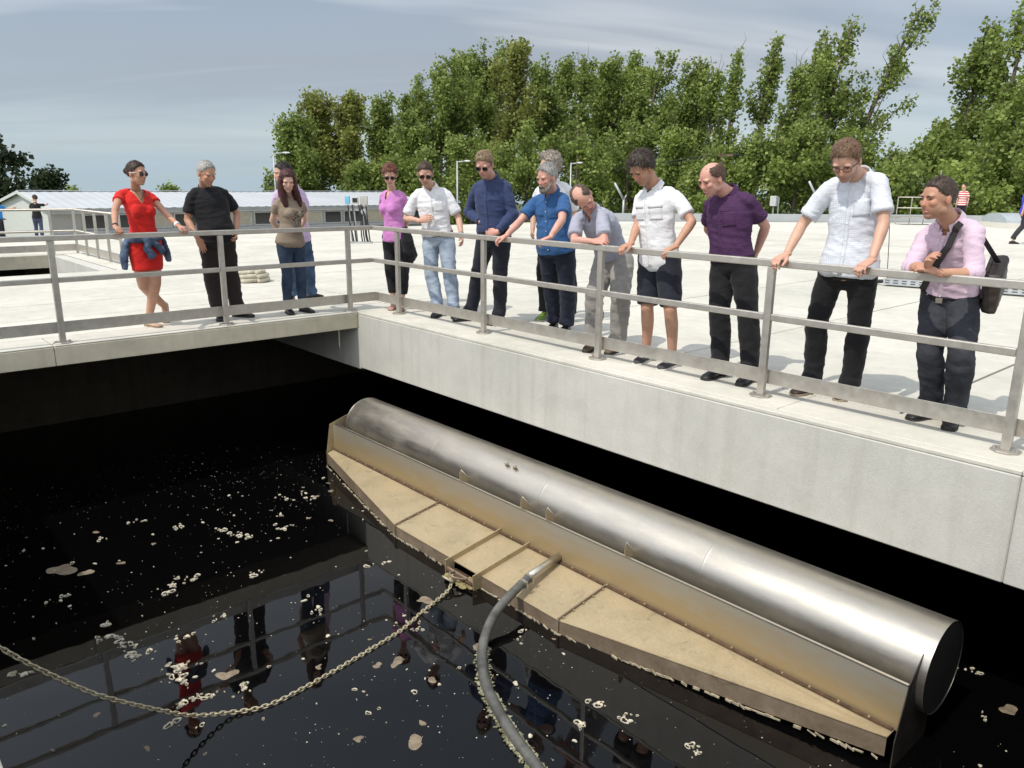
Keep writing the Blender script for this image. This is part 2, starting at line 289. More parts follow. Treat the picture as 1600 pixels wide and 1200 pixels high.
# ------------------------------------------------------------------ main guard railing
rail = empty('guard_railing', (0, 0, 0), 0, 'steel guard railing with toe board running round the basin corner', 'railing')
post_me = bevel(Geo().box(-.028, .028, -.021, .021, .012, .972).mesh('post'), .005, 2); post_me.materials.append(m_steel)
oct_ = [(.085 * math.cos(R(22.5 + 45 * k)), .085 * math.sin(R(22.5 + 45 * k))) for k in range(8)]
plate_me = bevel(Geo().prism(oct_, 0, .012).mesh('base_plate'), .002); plate_me.materials.append(m_plate)
bolt_me = Geo().tube([(0, 0, .012), (0, 0, .024)], .011, n=6).mesh('bolt'); bolt_me.materials.append(m_plate)
def post(x, y, rz):
    o = bpy.data.objects.new('post', post_me); COL.objects.link(o); o.parent = rail; o.location = (x, y, 0); o.rotation_euler = (0, 0, rz)
    p = bpy.data.objects.new('base_plate', plate_me); COL.objects.link(p); p.parent = o
    for s in (-1, 1):
        q = bpy.data.objects.new('bolt', bolt_me); COL.objects.link(q); q.parent = o; q.location = (s * .06, 0, 0)
    br = boxobj('toe_bracket', -.02, .02, .0215, .048, .11, .17, m_plate, o)
PR = [.544, 2.145, 3.771, 5.434, 7.091, 8.75, 10.4]; PL = [-.348, -1.898, -3.515, -5.12, -6.75]
for u in PR: post(u, 0, 0)
for v in PL: post(0, v, R(90))
def bar(name, x0, x1, y0, y1, z0, z1, mat=m_steel, b=.006): return boxobj(name, x0, x1, y0, y1, z0, z1, mat, rail, b)
bar('top_rail', -.026, 10.6, -.026, .026, .974, 1.026); bar('top_rail', -.026, .026, -8.0, -.0275, .974, 1.026)
segs = [-.02] + PR
for a, b_ in zip(segs[:-1], segs[1:]): bar('mid_rail', a + (.022 if a < 0 else .0285), b_ - .0285, -.018, .018, .58, .63)
segs = [-.0185] + PL
for a, b_ in zip(segs[:-1], segs[1:]): bar('mid_rail', -.018, .018, b_ + .0285, a - (.0285 if a < -.1 else 0), .58, .63)
bar('toe_board', -.052, 10.6, .049, .055, .09, .2, m_steel, .001); bar('toe_board', -.055, -.049, -8, .0485, .09, .2, m_steel, .001)

# ------------------------------------------------------------------ floating skimmer
m_tubeS = metal_mat('stainless_tube', (.55, .51, .44), (.61, .57, .50), .36, .93, 4, (.6, 3, 3), .01, dirt=(.50, .44, .34), dirt_amt=.02, dscale=1.8, spots=.18)
m_tan = metal_mat('tan_stained_plate', (.45, .365, .225), (.52, .43, .285), .58, .45, 3.2, (1, 1, 1), .05, dirt=(.47, .35, .195), dirt_amt=.45, dscale=1.6, spots=.75)
m_fas = metal_mat('brown_fascia', (.30, .23, .16), (.42, .34, .25), .6, .5, 6, (1, 1, 1), .1, dirt=(.12, .08, .05), dirt_amt=.5, dscale=7)
m_rust = M('rusty_seam', (.11, .065, .038), .8, .2, var=.4, scale=22, pos=True, bump=.3)
sk = empty('floating_skimmer', (0, 0, WATER), 0, 'long floating stainless steel scum skimmer with big tube and tapered tan plates', 'skimmer')
SO = np.array([0, 0, WATER])
def spart(name, g, mat, parent=sk, smooth=False, bev=0):
    me = g.mesh(name, SO, smooth)
    if bev: bevel(me, bev)
    return new_obj(name, me, parent, mat)
TV, TZ, TR = -.61, -1.20, .288
def ring(u, r, n=64): return [(u, TV + r * math.cos(2 * math.pi * k / n), TZ + r * math.sin(2 * math.pi * k / n)) for k in range(n)]
us = np.linspace(.742, 7.13, 40); V = []; F = []; n = 64
for u in us: V += ring(u, TR)
for i in range(len(us) - 1):
    for k in range(n): F.append((i * n + k, (i + 1) * n + k, (i + 1) * n + (k + 1) % n, i * n + (k + 1) % n))
tube = spart('float_tube', Geo().add(V, F), m_tubeS, smooth=True)
gg = Geo(); V = []
for u in (7.128, 6.7): V += ring(u, TR - .006)
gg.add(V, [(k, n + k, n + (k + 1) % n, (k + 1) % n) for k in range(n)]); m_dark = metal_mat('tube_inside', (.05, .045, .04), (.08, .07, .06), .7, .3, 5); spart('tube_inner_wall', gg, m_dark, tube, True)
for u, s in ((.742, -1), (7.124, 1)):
    gg = Geo(); V = ring(u, TR - .001) ; gg.add(V if s < 0 else ring(u, TR - .007), [tuple(range(n)) if s < 0 else tuple(range(n - 1, -1, -1))]); spart('end_cap', gg, M('end_dark', (.02, .018, .016), .8) if s > 0 else m_tubeS, tube); u = u if s < 0 else 7.128  # right cap painted near-black to stand for the shade on that end
    gg = Geo(); V = []; 
    for uu, rr in ((u - .004, TR + .001), (u - .004, TR + .004), (u + .004, TR + .004), (u + .004, TR + .001)): V += ring(uu, rr)
    if s < 0: gg.add(V, [(i * n + k, ((i + 1) % 4) * n + k, ((i + 1) % 4) * n + (k + 1) % n, i * n + (k + 1) % n) for i in range(4) for k in range(n)]); spart('end_rim', gg, m_tubeS, tube, True) if s < 0 else None
for u in (2.36, 3.94, 5.6):
    gg = Geo(); V = []
    for uu, rr in ((u - .008, TR + .0002), (u - .003, TR + .0012), (u + .003, TR + .0012), (u + .008, TR + .0002)): V += ring(uu, rr)
    gg.add(V, [(i * n + k, (i + 1) * n + k, (i + 1) * n + (k + 1) % n, i * n + (k + 1) % n) for i in range(3) for k in range(n)]); spart('weld_seam', gg, m_tubeS, tube, True)
for u in (3.41, 3.52):
    th = R(122); c = np.array([u, TV + TR * math.cos(th), TZ + TR * math.sin(th)]); nn = np.array([0, math.cos(th), math.sin(th)]); tt = np.array([0, -math.sin(th), math.cos(th)])
    spart('lifting_lug', Geo().obox(c + nn * .012, (.022, 0, 0), tt * .006, nn * .016), m_fas, tube); spart('lug_pin', Geo().obox(c + nn * .02, (.005, 0, 0), tt * .022, nn * .005), m_fas, tube)
# back plate
BV, BZ0, BZ1 = -1.0, -1.475, -1.168
m, t, b, N, L = nodes('back_plate_steel'); g = N('ShaderNodeNewGeometry'); sx = N('ShaderNodeSeparateXYZ'); L(g.outputs['Position'], sx.inputs[0])
mpn = N('ShaderNodeMapping'); mpn.inputs['Scale'].default_value = (1.2, 1, 3.5); L(g.outputs['Position'], mpn.inputs[0]); nz_ = N('ShaderNodeTexNoise', Scale=2.8, Detail=9, Roughness=.72); L(mpn.outputs[0], nz_.inputs['Vector'])
ad = N('ShaderNodeMath', operation='MULTIPLY_ADD'); L(nz_.outputs['Fac'], ad.inputs[0]); ad.inputs[1].default_value = .42; L(sx.outputs['Z'], ad.inputs[2]); st_ = N('ShaderNodeMapRange'); L(ad.outputs[0], st_.inputs[0]); st_.inputs[1].default_value = -1.18; st_.inputs[2].default_value = -.94
mi = N('ShaderNodeMix', data_type='RGBA'); L(st_.outputs[0], mi.inputs[0]); mi.inputs[6].default_value = (.43, .335, .195, 1); mi.inputs[7].default_value = (.43, .41, .36, 1); L(mi.outputs[2], b.inputs['Base Color']); b.inputs['Roughness'].default_value = .5; b.inputs['Metallic'].default_value = .5
bp_ = spart('back_plate', Geo().box(.63, 7.082, BV - .003, BV + .003, BZ0, BZ1), MATS['back_plate_steel'])
spart('plate_lip', Geo().box(.63, 7.082, BV - .008, BV + .012, BZ1, BZ1 + .007), m_tubeS, bp_)
def endplate(u, prof):
    gg = Geo(); k = len(prof); V = [(u - .003, a, z) for a, z in prof] + [(u + .003, a, z) for a, z in prof]
    gg.add(V, [tuple(range(k)), tuple(range(2 * k - 1, k - 1, -1))] + [(i, k + i, k + (i + 1) % k, (i + 1) % k) for i in range(k)]); return gg
spart('end_plate', endplate(.627, [(-1.10, -1.72), (-1.10, -1.505), (-1.045, -1.168), (-.76, -1.08), (-.62, -1.25), (-.62, -1.72)]), m_tan)
spart('end_plate', endplate(7.085, [(-1.10, -1.72), (-1.10, -1.49), (-1.0, -1.165), (-.83, -1.02), (-.74, -1.1), (-.62, -1.3), (-.62, -1.72)]), M('plate_shade_dark', (.035, .028, .022), .7, var=.5, scale=9, pos=True))  # shade on the right plate's outer face is put into its dark colour
for u in (3.0, 3.85, 4.16, 5.01, 1.6, 6.1):
    pr = [(-1.0, -1.155), (-1.0, -1.10), (-.985, -1.06), (-.865, -1.20), (-.9, -1.3), (-.996, -1.3)] if u in (3.0, 3.85, 4.16, 5.01) else [(-.997, -1.4), (-.997, -1.2), (-.9, -1.3), (-.9, -1.4)]
    gs_ = spart('gusset', endplate(u, pr), m_tan); spart('gusset_edge', Geo().tube([(u, pr[1][0], pr[1][1]), (u, pr[2][0], pr[2][1]), (u, pr[3][0], pr[3][1])], .005, n=5), m_tubeS, gs_)
# tapered deck plates: back edge z -1.475, front edge lower; breaks at ribs
def front(u):
    if u < 2.71: k = (u - .64) / (2.71 - .64); return (-1.10 - .435 * k, -1.505 - .06 * k)
    if u > 4.86: k = (7.05 - u) / (7.05 - 4.86); return (-1.10 - .44 * k, -1.475 - .09 * k)
    return (-1.535 - .005 * (u - 2.71) / 2.15, -1.565)
ribs = [.64, 2.71, 3.60, 3.97, 4.86, 7.05]
for i, (a, b_) in enumerate(zip(ribs[:-1], ribs[1:])):
    a += .006; b_ -= .006; gg = Geo(); (va, za_), (vb, zb) = front(a), front(b_); th = .008
    dz = .004 if i == 2 else 0
    top = [(a, BV - .006, BZ0 - dz), (b_, BV - .006, BZ0 - dz), (b_, vb, zb - dz), (a, va, za_ - dz)]
    V = [(x, y, z - th) for x, y, z in top] + top
    gg.add(V, [(0, 1, 2, 3), (7, 6, 5, 4), (0, 4, 5, 1), (1, 5, 6, 2), (2, 6, 7, 3), (3, 7, 4, 0)]); spart('top_plate', gg, m_tan)
    if i != 2:
        gg = Geo(); h = .125; V = [(a, va, za_), (b_, vb, zb), (b_, vb - .0, zb - h), (a, va, za_ - h)]; nrm = np.array([-(vb - va), (b_ - a), 0]); nrm = -nrm / np.linalg.norm(nrm) * -1
        V2 = [tuple(np.array(p) + nrm * .007) for p in V]; gg.add(V + V2, [(3, 2, 1, 0), (4, 5, 6, 7), (0, 1, 5, 4), (1, 2, 6, 5), (2, 3, 7, 6), (3, 0, 4, 7)]); spart('front_skirt', gg, m_fas)
for u in (2.71, 3.60, 3.97, 4.86):
    v1, z1 = front(u); ext = .09 if u in (3.60, 3.97) else .004
    gg = Geo(); d = np.array([0, v1 - BV, z1 - BZ0]); d = d / np.linalg.norm(d); c0 = np.array([u, BV - .006, BZ0]); c1 = np.array([u, v1, z1]) + d * ext; hh = .042 if u in (3.60, 3.97) else .022
    up = np.array([0, 0, 1.]); gg.obox((c0 + c1) / 2 + up * (hh - .012) / 2, (.005, 0, 0), (c1 - c0) / 2, up * (hh + .012) / 2)
    rb = spart('rib', gg, m_fas if hh < .04 else m_tan)
    if hh > .04:
        gg = Geo(); k = np.array([[0, v1 + .01, z1 - .01], [0, v1 - .09, z1 - .03], [0, v1 - .075, z1 - .2], [0, v1 - .0, z1 - .14]]); V = [p + np.array([u - .005, 0, 0]) for p in k] + [p + np.array([u + .005, 0, 0]) for p in k]
        gg.add(V, [(0, 1, 2, 3), (7, 6, 5, 4), (0, 4, 5, 1), (1, 5, 6, 2), (2, 6, 7, 3), (3, 7, 4, 0)]); spart('bracket_cheek', gg, m_tan, rb)
    else:
        gg = Geo(); gg.box(u - .012, u + .012, v1 - .012, v1 - .001, z1 - .13, z1 + .012); spart('skirt_strap', gg, m_fas, rb)
        for q in range(5):
            f = .12 + q * .2; c = c0 + (c1 - c0) * f; spart('rivet', Geo().tube([c + np.array([.014, 0, .004]), c + np.array([.014, 0, .016])], .007, n=6), m_tan, rb)
# rusty seam angle along back joint
sm = spart('seam_angle', Geo().box(.65, 7.04, BV - .030, BV - .0065, BZ0 + .001, BZ0 + .014), m_rust)
for k in range(34):
    u = .8 + k * .185; spart('rivet', Geo().tube([(u, BV - .022, BZ0 + .012), (u, BV - .022, BZ0 + .022)], .007, n=6), m_tan, sm)
# waterline crust
cr = Geo(); random.seed(9)
pts = [(u, front(u)[0] - .012) for u in np.linspace(.66, 7.0, 150)]
for (u, v) in pts:
    if 3.58 < u < 3.99 or random.random() < .35: continue
    zz = WATER + .004 + (.05 * max(0, (u - 5.3) / 1.7)); r_ = random.uniform(.003, .010); cr.obox((u, v + random.uniform(-.006, .002), zz), (random.uniform(.02, .035), random.uniform(-.01, .01), 0), (0, r_ * .6, 0), (0, 0, random.uniform(.003, .009)))
spart('waterline_crust', cr, M('crust', (.36, .31, .22), .9, var=.5, scale=30, pos=True))['kind'] = 'stuff'
# outlet pipe
spart('outlet_pipe', Geo().tube([(4.33, -1.01, -1.43), (4.36, -1.22, -1.445), (4.392, -1.42, -1.46)], .034, n=20), m_tubeS, smooth=True)
# hauling bracket with shackle at the front
hb = spart('hauling_bar', Geo().tube([(3.605, -1.60, -1.615), (3.965, -1.60, -1.615)], .011, n=8), m_fas)
arc = [(3.79 + .085 * math.cos(a), -1.60 - .11 * math.sin(a), -1.615 + .035 * math.sin(a)) for a in np.linspace(0, math.pi, 13)]
spart('shackle', Geo().tube(arc, .011, n=8), m_fas, hb, True)
spart('bracket_floor', Geo().obox((3.785, -1.575, -1.635), (.178, 0, 0), (0, .06, -.02), (0, .002, .005)), m_rust, hb)

random.seed(5); dbg = Geo()
for k in range(26): dbg.ell((3.79 + random.uniform(-.15, .15), -1.60 + random.uniform(-.09, .05), WATER + random.uniform(0, .03)), [(random.uniform(.015, .045), random.uniform(-.01, .01), 0), (0, random.uniform(.012, .03), .005), (0, 0, random.uniform(.008, .02))], 8, 6)
spart('trapped_scum', dbg, M('trapped_scum', (.42, .27, .17), .9, var=.5, scale=25, pos=True, col2=(.30, .28, .10)), hb)['kind'] = 'stuff'
# ------------------------------------------------------------------ hose
hose = empty('suction_hose', (4.4, -1.5, WATER), 0, 'grey rubber hose clamped to the skimmer pipe and trailing through the water', 'hose')
HO = np.array([4.4, -1.5, WATER])
hp = [(4.385, -1.38, -1.458), (4.406, -1.46, -1.465), (4.455, -1.64, -1.485), (4.505, -1.835, -1.54), (4.60, -2.01, -1.595), (4.742, -2.169, -1.635), (4.967, -2.328, -1.648), (5.176, -2.428, -1.652), (5.417, -2.516, -1.652), (5.622, -2.574, -1.654), (5.804, -2.62, -1.654), (6.19, -2.70, -1.655), (6.9, -2.8, -1.66), (8.2, -2.95, -1.68)]
def catmull(P, k=6):
    P = [np.array(p, float) for p in P]; P = [2 * P[0] - P[1]] + P + [2 * P[-1] - P[-2]]; out = []
    for i in range(1, len(P) - 2):
        for s in range(k):
            t_ = s / k; a, b_, c, d = P[i - 1:i + 3]; out.append(.5 * ((2 * b_) + (-a + c) * t_ + (2 * a - 5 * b_ + 4 * c - d) * t_ ** 2 + (-a + 3 * b_ - 3 * c + d) * t_ ** 3))
    out.append(P[-2]); return out
m_hose = M('hose_rubber', (.075, .075, .072), .6, var=.35, scale=7, pos=True, col2=(.15, .148, .135), bump=.15, bscale=60)
new_obj('hose_body', Geo().tube(catmull(hp), .035, n=16).mesh('hose_body', HO, True), hose, m_hose)
for a in (.1, .42):
    p, q = np.array(hp[0]), np.array(hp[2]); c = p + (q - p) * a; d = (q - p) / np.linalg.norm(q - p)
    cl_ = new_obj('hose_clamp', Geo().tube([c - d * .012, c + d * .012], .039, n=18).mesh('hose_clamp', HO, False), hose, m_tubeS)
    new_obj('clamp_screw', Geo().tube([c + np.array([.05, 0, -.02]), c + np.array([.05, 0, .04])], .008, n=8).mesh('clamp_screw', HO), cl_, m_tubeS)
# algae on the hose
al = Geo(); random.seed(3); hc = catmull(hp, 24)
for i in range(700):
    p = hc[random.randint(110, len(hc) - 1)]; sd_ = random.choice((-1, 1)); c = p + np.array([random.gauss(0, .012), sd_ * random.uniform(.03, .055), 0]); c[2] = WATER + random.uniform(.001, .012)
    if p[0] > 6.6: continue
    r_ = random.uniform(.004, .012); al.obox(c, (r_, random.uniform(-r_, r_), 0), (0, r_ * .7, 0), (0, 0, .003))
ao = new_obj('algae', al.mesh('algae', HO), hose, M('algae', (.16, .17, .05), .9, var=.6, scale=25, pos=True, col2=(.42, .40, .28))); ao['kind'] = 'stuff'

# ------------------------------------------------------------------ chain
chain = empty('mooring_chain', (4.0, -3, WATER), 0, 'thin steel link chain sagging from the skimmer to the left', 'chain')
cp = [(3.79, -1.70, -1.59), (3.868, -1.802, -1.645), (3.973, -2.128, -1.664), (4.084, -2.408, -1.664), (4.164, -2.807, -1.664), (4.218, -3.132, -1.664), (4.251, -3.42, -1.664), (4.234, -3.583, -1.660), (4.181, -3.745, -1.640), (4.197, -3.955, -1.544), (4.223, -4.133, -1.405), (4.258, -4.3, -1.257), (4.276, -4.451, -1.119), (4.298, -4.59, -.961), (4.328, -4.719, -.798), (4.337, -4.836, -.643), (4.33, -4.962, -.454), (4.30, -5.085, -.262)]
cc = np.array(catmull(cp, 30)); sl = np.concatenate([[0], np.cumsum(np.linalg.norm(np.diff(cc, axis=0), axis=1))])
lk = []; a_, w_, r_ = .0165, .0115, .0047
for k in range(16):
    th = 2 * math.pi * k / 16; lk.append((a_ * math.cos(th) + math.copysign(.006, math.cos(th)), w_ * math.sin(th), 0))
V = []; F = []; nn = 6
for i, p in enumerate(lk):
    p = np.array(p); q = np.array(lk[(i + 1) % 16]) - np.array(lk[i - 1]); q /= np.linalg.norm(q); b_ = np.cross(q, (0, 0, 1))
    for k in range(nn): th = 2 * math.pi * k / nn; V.append(p + b_ * r_ * math.cos(th) + np.array([0, 0, 1]) * r_ * math.sin(th))
F = [(i * nn + k, ((i + 1) % 16) * nn + k, ((i + 1) % 16) * nn + (k + 1) % nn, i * nn + (k + 1) % nn) for i in range(16) for k in range(nn)]
link_me = Geo().add(V, F).mesh('chain_link', None, True)
m_chain = metal_mat('chain_steel', (.52, .46, .32), (.62, .56, .41), .55, .4, 40, dirt=(.42, .32, .17), dirt_amt=.3, dscale=6); link_me.materials.append(m_chain)
pitch = .0315; s = 0; i = 0
while s < sl[-1] - .02:
    p = np.array([np.interp(s, sl, cc[:, k]) for k in range(3)]); q = np.array([np.interp(s + .01, sl, cc[:, k]) for k in range(3)]); d = Vector(q - p).normalized()
    o = bpy.data.objects.new('chain_link', link_me); COL.objects.link(o); o.parent = chain
    rot = d.to_track_quat('X', 'Z').to_matrix() @ Matrix.Rotation(R(45 + 90 * (i % 2) + random.uniform(-12, 12)), 3, 'X')
    o.matrix_local = Matrix.Translation(Vector(p) - Vector((4.0, -3, WATER))) @ rot.to_4x4(); s += pitch; i += 1
big = Geo().tube([(3.79 + .05 * math.cos(a), -1.72 + .035 * math.sin(a) - .02, -1.60 - .03 * math.sin(a)) for a in np.linspace(0, 2 * math.pi, 17)], .009, n=8, caps=False)
new_obj('end_ring', big.mesh('end_ring', (4.0, -3, WATER), True), chain, m_chain)
boxobj('anchor_lug', .26, .34, -2.10, -2.07, 1.38, 1.48, m_plate, chain)

# ------------------------------------------------------------------ foam scum on the water
random.seed(21); fg = Geo(); tg = Geo()
def blob(gg, u, v, r, hole=False, zt=.004, n=11, squash=1):
    a0 = random.random() * 6; ph = [random.uniform(.6, 1.3) for _ in range(n)]; ph = [(ph[k - 1] + ph[k] * 1.2 + ph[(k + 1) % n]) / 3.2 for k in range(n)]; st = random.uniform(.55, 1)
    ca, sa = math.cos(a0), math.sin(a0)
    l1, l2 = random.random() * 6, random.random() * 6
    ph = [p_ * (1 + .28 * math.sin(2 * 2 * math.pi * k / n + l1) + .16 * math.sin(3 * 2 * math.pi * k / n + l2)) for k, p_ in enumerate(ph)]
    def P(k, f): th = 2 * math.pi * k / n; x = r * ph[k] * f * math.cos(th); y = r * ph[k] * f * math.sin(th) * st; return (u + x * ca - y * sa, v + x * sa + y * ca)
    z = WATER + zt + random.uniform(0, .0015)
    out = [P(k, 1) for k in range(n)]
    if hole:
        inn = [P(k, random.uniform(.50, .74)) for k in range(n)]; V = [(x, y, WATER + .0005) for x, y in out] + [(x, y, z) for x, y in [((a[0] * 3 + b_[0]) / 4, (a[1] * 3 + b_[1]) / 4) for a, b_ in zip(out, inn)]] + [(x, y, WATER + .0005) for x, y in inn]
        gg.add(V, [(j * n + k, j * n + (k + 1) % n, (j + 1) * n + (k + 1) % n, (j + 1) * n + k) for j in range(2) for k in range(n)])
    else:
        V = [(x, y, WATER + .0005) for x, y in out] + [(u + (x - u) * .8, v + (y - v) * .8, z) for x, y in out]; gg.add(V, [(k, (k + 1) % n, n + (k + 1) % n, n + k) for k in range(n)] + [tuple(range(n, 2 * n))])
def clump(u, v, L_, ang, k):
    k = int(k * 1.7) + 1
    for i in range(k):
        f = (i / max(1, k - 1) - .5) * L_; blob(fg, u + f * math.cos(ang) + random.gauss(0, .026), v + f * math.sin(ang) + random.gauss(0, .026), random.choice((.006, .009, .013, .018, .026)) * random.uniform(.85, 1.25), random.random() < .85, .006)
FOAM = [(1.669, -2.666, 0.427, 0.46, 12), (1.186, -1.916, 0.22, 0.29, 4), (1.293, -1.723, 0.256, -0.09, 5), (1.872, -2.213, 0.14, 1.83, 5), (2.313, -3.452, 0.268, -0.47, 6), (2.304, -3.279, 0.107, 1.81, 4), (2.559, -2.814, 0.111, 1.8, 4), (2.79, -4.034, 0.147, 1.14, 6), (3.024, -3.974, 0.321, 0.04, 10), (3.149, -3.904, 0.119, 0.73, 5), (3.473, -3.787, 0.166, 0.99, 9), (3.629, -3.811, 0.124, 0.57, 7), (3.878, -3.828, 0.193, 1.38, 11), (3.983, -3.547, 0.116, 2.2, 6), (3.046, -3.325, 0.058, 1.53, 3), (3.114, -3.628, 0.117, 1.64, 4), (1.939, -4.177, 0.114, 1.62, 4), (1.014, -3.632, 0.079, 1.39, 2), (0.83, -3.276, 0.073, 1.28, 3), (1.185, -2.995, 0.115, 0.02, 3), (3.072, -1.962, 0.175, 1.35, 4), (4.101, -2.292, 0.118, -3.11, 5), (5.819, -1.878, 0.071, 1.29, 4), (5.644, -2.139, 0.042, 1.14, 3), (6.262, -1.799, 0.088, -0.28, 5), (5.573, -1.916, 0.082, 0.62, 3), (4.573, -1.508, 0.152, 0.55, 4), (4.687, -1.713, 0.065, -1.57, 2), (2.6, -4.016, 0.042, 1.28, 2), (2.849, -4.616, 0.117, 1.04, 6), (7.024, 0.254, 0.078, 0.15, 3), (7.277, -0.132, 0.064, -0.99, 2), (4.523, -2.987, 0.075, 0.4, 2), (3.446, -2.743, 0.06, 1.73, 3), (4.025, -4.0, 0.036, 1.18, 2)]
for (u, v, L_, ang, k) in FOAM: clump(u, v, L_, ang, k)
def in_machine(u, v): return (.55 < u < 7.15 and v > front(min(max(u, .64), 7.05))[0] - .06)
cnt = 0
while cnt < 150:
    u = random.uniform(.5, 8.2); v = random.uniform(-4.8, -.45)
    if in_machine(u, v): continue
    blob(fg, u, v, random.choice((.006, .008, .010, .014, .022)) * random.uniform(.8, 1.2), random.random() < .5, .005); cnt += 1
cnt = 0
while cnt < 1500:
    u = random.uniform(-1, 8.2); v = random.uniform(-4.9, -.35)
    if in_machine(u, v): continue
    if mnoise.noise(Vector((u * .7, v * .7, 3))) < random.uniform(-.6, .5): continue
    blob(fg, u, v, random.choice((.0015, .002, .0025, .003, .006)), False, .0015, 5); cnt += 1
for (u, v, r_) in [(1.41, -4.048, 0.0992), (1.611, -3.9, 0.062), (3.765, -3.575, 0.0682), (3.839, -2.002, 0.0682), (4.332, -2.757, 0.031), (4.387, -2.638, 0.055799999999999995), (5.13, -2.997, 0.055799999999999995), (5.016, -2.869, 0.031), (4.599, -2.098, 0.0372), (4.883, -3.239, 0.031), (0.817, -3.622, 0.031), (1.415, -3.295, 0.031), (1.62, -3.626, 0.031), (7.349, 0.017, 0.055799999999999995), (4.074, -3.055, 0.0186), (4.148, -4.207, 0.0248)]: blob(tg, u, v, r_, False, .002, 22)
for k in range(22):
    u = random.uniform(1, 8); v = random.uniform(-4.6, -1.2)
    if not in_machine(u, v): blob(tg, u, v, random.uniform(.015, .04), False, .0015, 12)
fo = new_obj('foam_scum', fg.mesh('foam_scum'), None, M('foam', (.56, .51, .40), .85, var=.3, scale=40, pos=True)); tag(fo, 'flecks and curls of cream foam floating on the black water', 'foam', kind='stuff')
to_ = new_obj('brown_scum', tg.mesh('brown_scum'), None, M('brown_scum', (.21, .165, .115), .8, var=.35, scale=20, pos=True)); tag(to_, 'flat tan scum patches floating on the black water', 'scum', kind='stuff')

# ------------------------------------------------------------------ people
def vnoise(P, seed=0):      # smooth value noise, vectorised, range -1..1
    P = P + seed * 17.31; I = np.floor(P).astype(np.int64); f = P - I; f = f * f * (3 - 2 * f)
    def h(i, j, k):
        n = (i * 374761393 + j * 668265263 + k * 2147483647 + seed * 974711) & 0x7fffffff
        n = ((n ^ (n >> 13)) * 1274126177) & 0x7fffffff; n = (n ^ (n >> 16)); return (n % 65536) / 32768. - 1
    r = 0
    for a in (0, 1):
        for b in (0, 1):
            for c in (0, 1):
                w = (f[:, 0] if a else 1 - f[:, 0]) * (f[:, 1] if b else 1 - f[:, 1]) * (f[:, 2] if c else 1 - f[:, 2])
                r = r + w * h(I[:, 0] + a, I[:, 1] + b, I[:, 2] + c)
    return r
def remesh(geo, voxel, smooth=3, factor=.5):
    me = geo.mesh('tmp'); o = bpy.data.objects.new('tmp', me); COL.objects.link(o)
    md = o.modifiers.new('r', 'REMESH'); md.mode = 'VOXEL'; md.voxel_size = voxel; md.use_smooth_shade = True
    if smooth: ms = o.modifiers.new('s', 'SMOOTH'); ms.iterations = smooth; ms.factor = factor
    dg_ = bpy.context.evaluated_depsgraph_get(); ev = o.evaluated_get(dg_); out = bpy.data.meshes.new_from_object(ev)
    bpy.data.objects.remove(o); bpy.data.meshes.remove(me); return out
def getV(me):
    a = np.empty(len(me.vertices) * 3); me.vertices.foreach_get('co', a); return a.reshape(-1, 3)
def setV(me, V): me.vertices.foreach_set('co', V.ravel()); me.update()
def getN(me):
    a = np.empty(len(me.vertices) * 3); me.vertex_normals.foreach_get('vector', a); return a.reshape(-1, 3)
def unit(v): v = np.asarray(v, float); return v / (np.linalg.norm(v) + 1e-12)
def lerp(a, b, t): return a + (b - a) * t
def wrinkle(me, amp, seed, axis=None, freq=9., stretch=2.6):
    V = getV(me); Nn = getN(me); Z = np.array([0, 0, 1.])
    tot = 0
    for k, (fr, am, ang) in enumerate(((freq, 1., .5), (freq * 1.1, .8, -.6), (freq * 2.1, .45, .2), (freq * .5, .8, 0))):
        # crease lines run along a diagonal: compress coordinates across it
        d = unit([math.cos(seed + k) * .5, math.sin(seed + k) * .5, 1 + ang]); al = V @ d
        Q = V - np.outer(al, d) * (1 - 1 / stretch) if False else V + np.outer(al, d) * (stretch - 1)
        n = vnoise(Q * fr, seed * 7 + k); tot = tot + am * (1 - 2 * np.abs(n))
    V = V + Nn * (tot * amp * .45)[:, None]; setV(me, V); return me
def bvh_of(me): return BVHTree.FromPolygons([tuple(v) for v in getV(me)], [tuple(p.vertices) for p in me.polygons])
def cutfaces(me, fn):
    V = getV(me); keep = fn(V); bm = bmesh.new(); bm.from_mesh(me); bm.verts.ensure_lookup_table()
    bmesh.ops.delete(bm, geom=[v for v in bm.verts if keep[v.index]], context='VERTS'); bm.to_mesh(me); bm.free(); me.update()

def skin_mat(name, c):
    if 'skin_' + name in MATS: return MATS['skin_' + name]
    m = M('skin_' + name, c, .5, var=.10, scale=14, bump=.05, bscale=200, spec=.4, sss=.06); t = m.node_tree; b = t.nodes['Principled BSDF']; L = t.links.new; out = b.inputs['Base Color'].links[0].from_socket
    for att, col, k in (('flush', (c[0] * 1.0, c[1] * .72, c[2] * .70), .75), ('stubble', (c[0] * .42, c[1] * .42, c[2] * .46), .8)):
        a = t.nodes.new('ShaderNodeAttribute'); a.attribute_name = att; ml = t.nodes.new('ShaderNodeMath'); ml.operation = 'MULTIPLY'; ml.inputs[1].default_value = k; L(a.outputs['Fac'], ml.inputs[0])
        mx_ = t.nodes.new('ShaderNodeMix'); mx_.data_type = 'RGBA'; L(ml.outputs[0], mx_.inputs[0]); L(out, mx_.inputs[6]); mx_.inputs[7].default_value = c4(col); out = mx_.outputs[2]
    L(out, b.inputs['Base Color']); return m
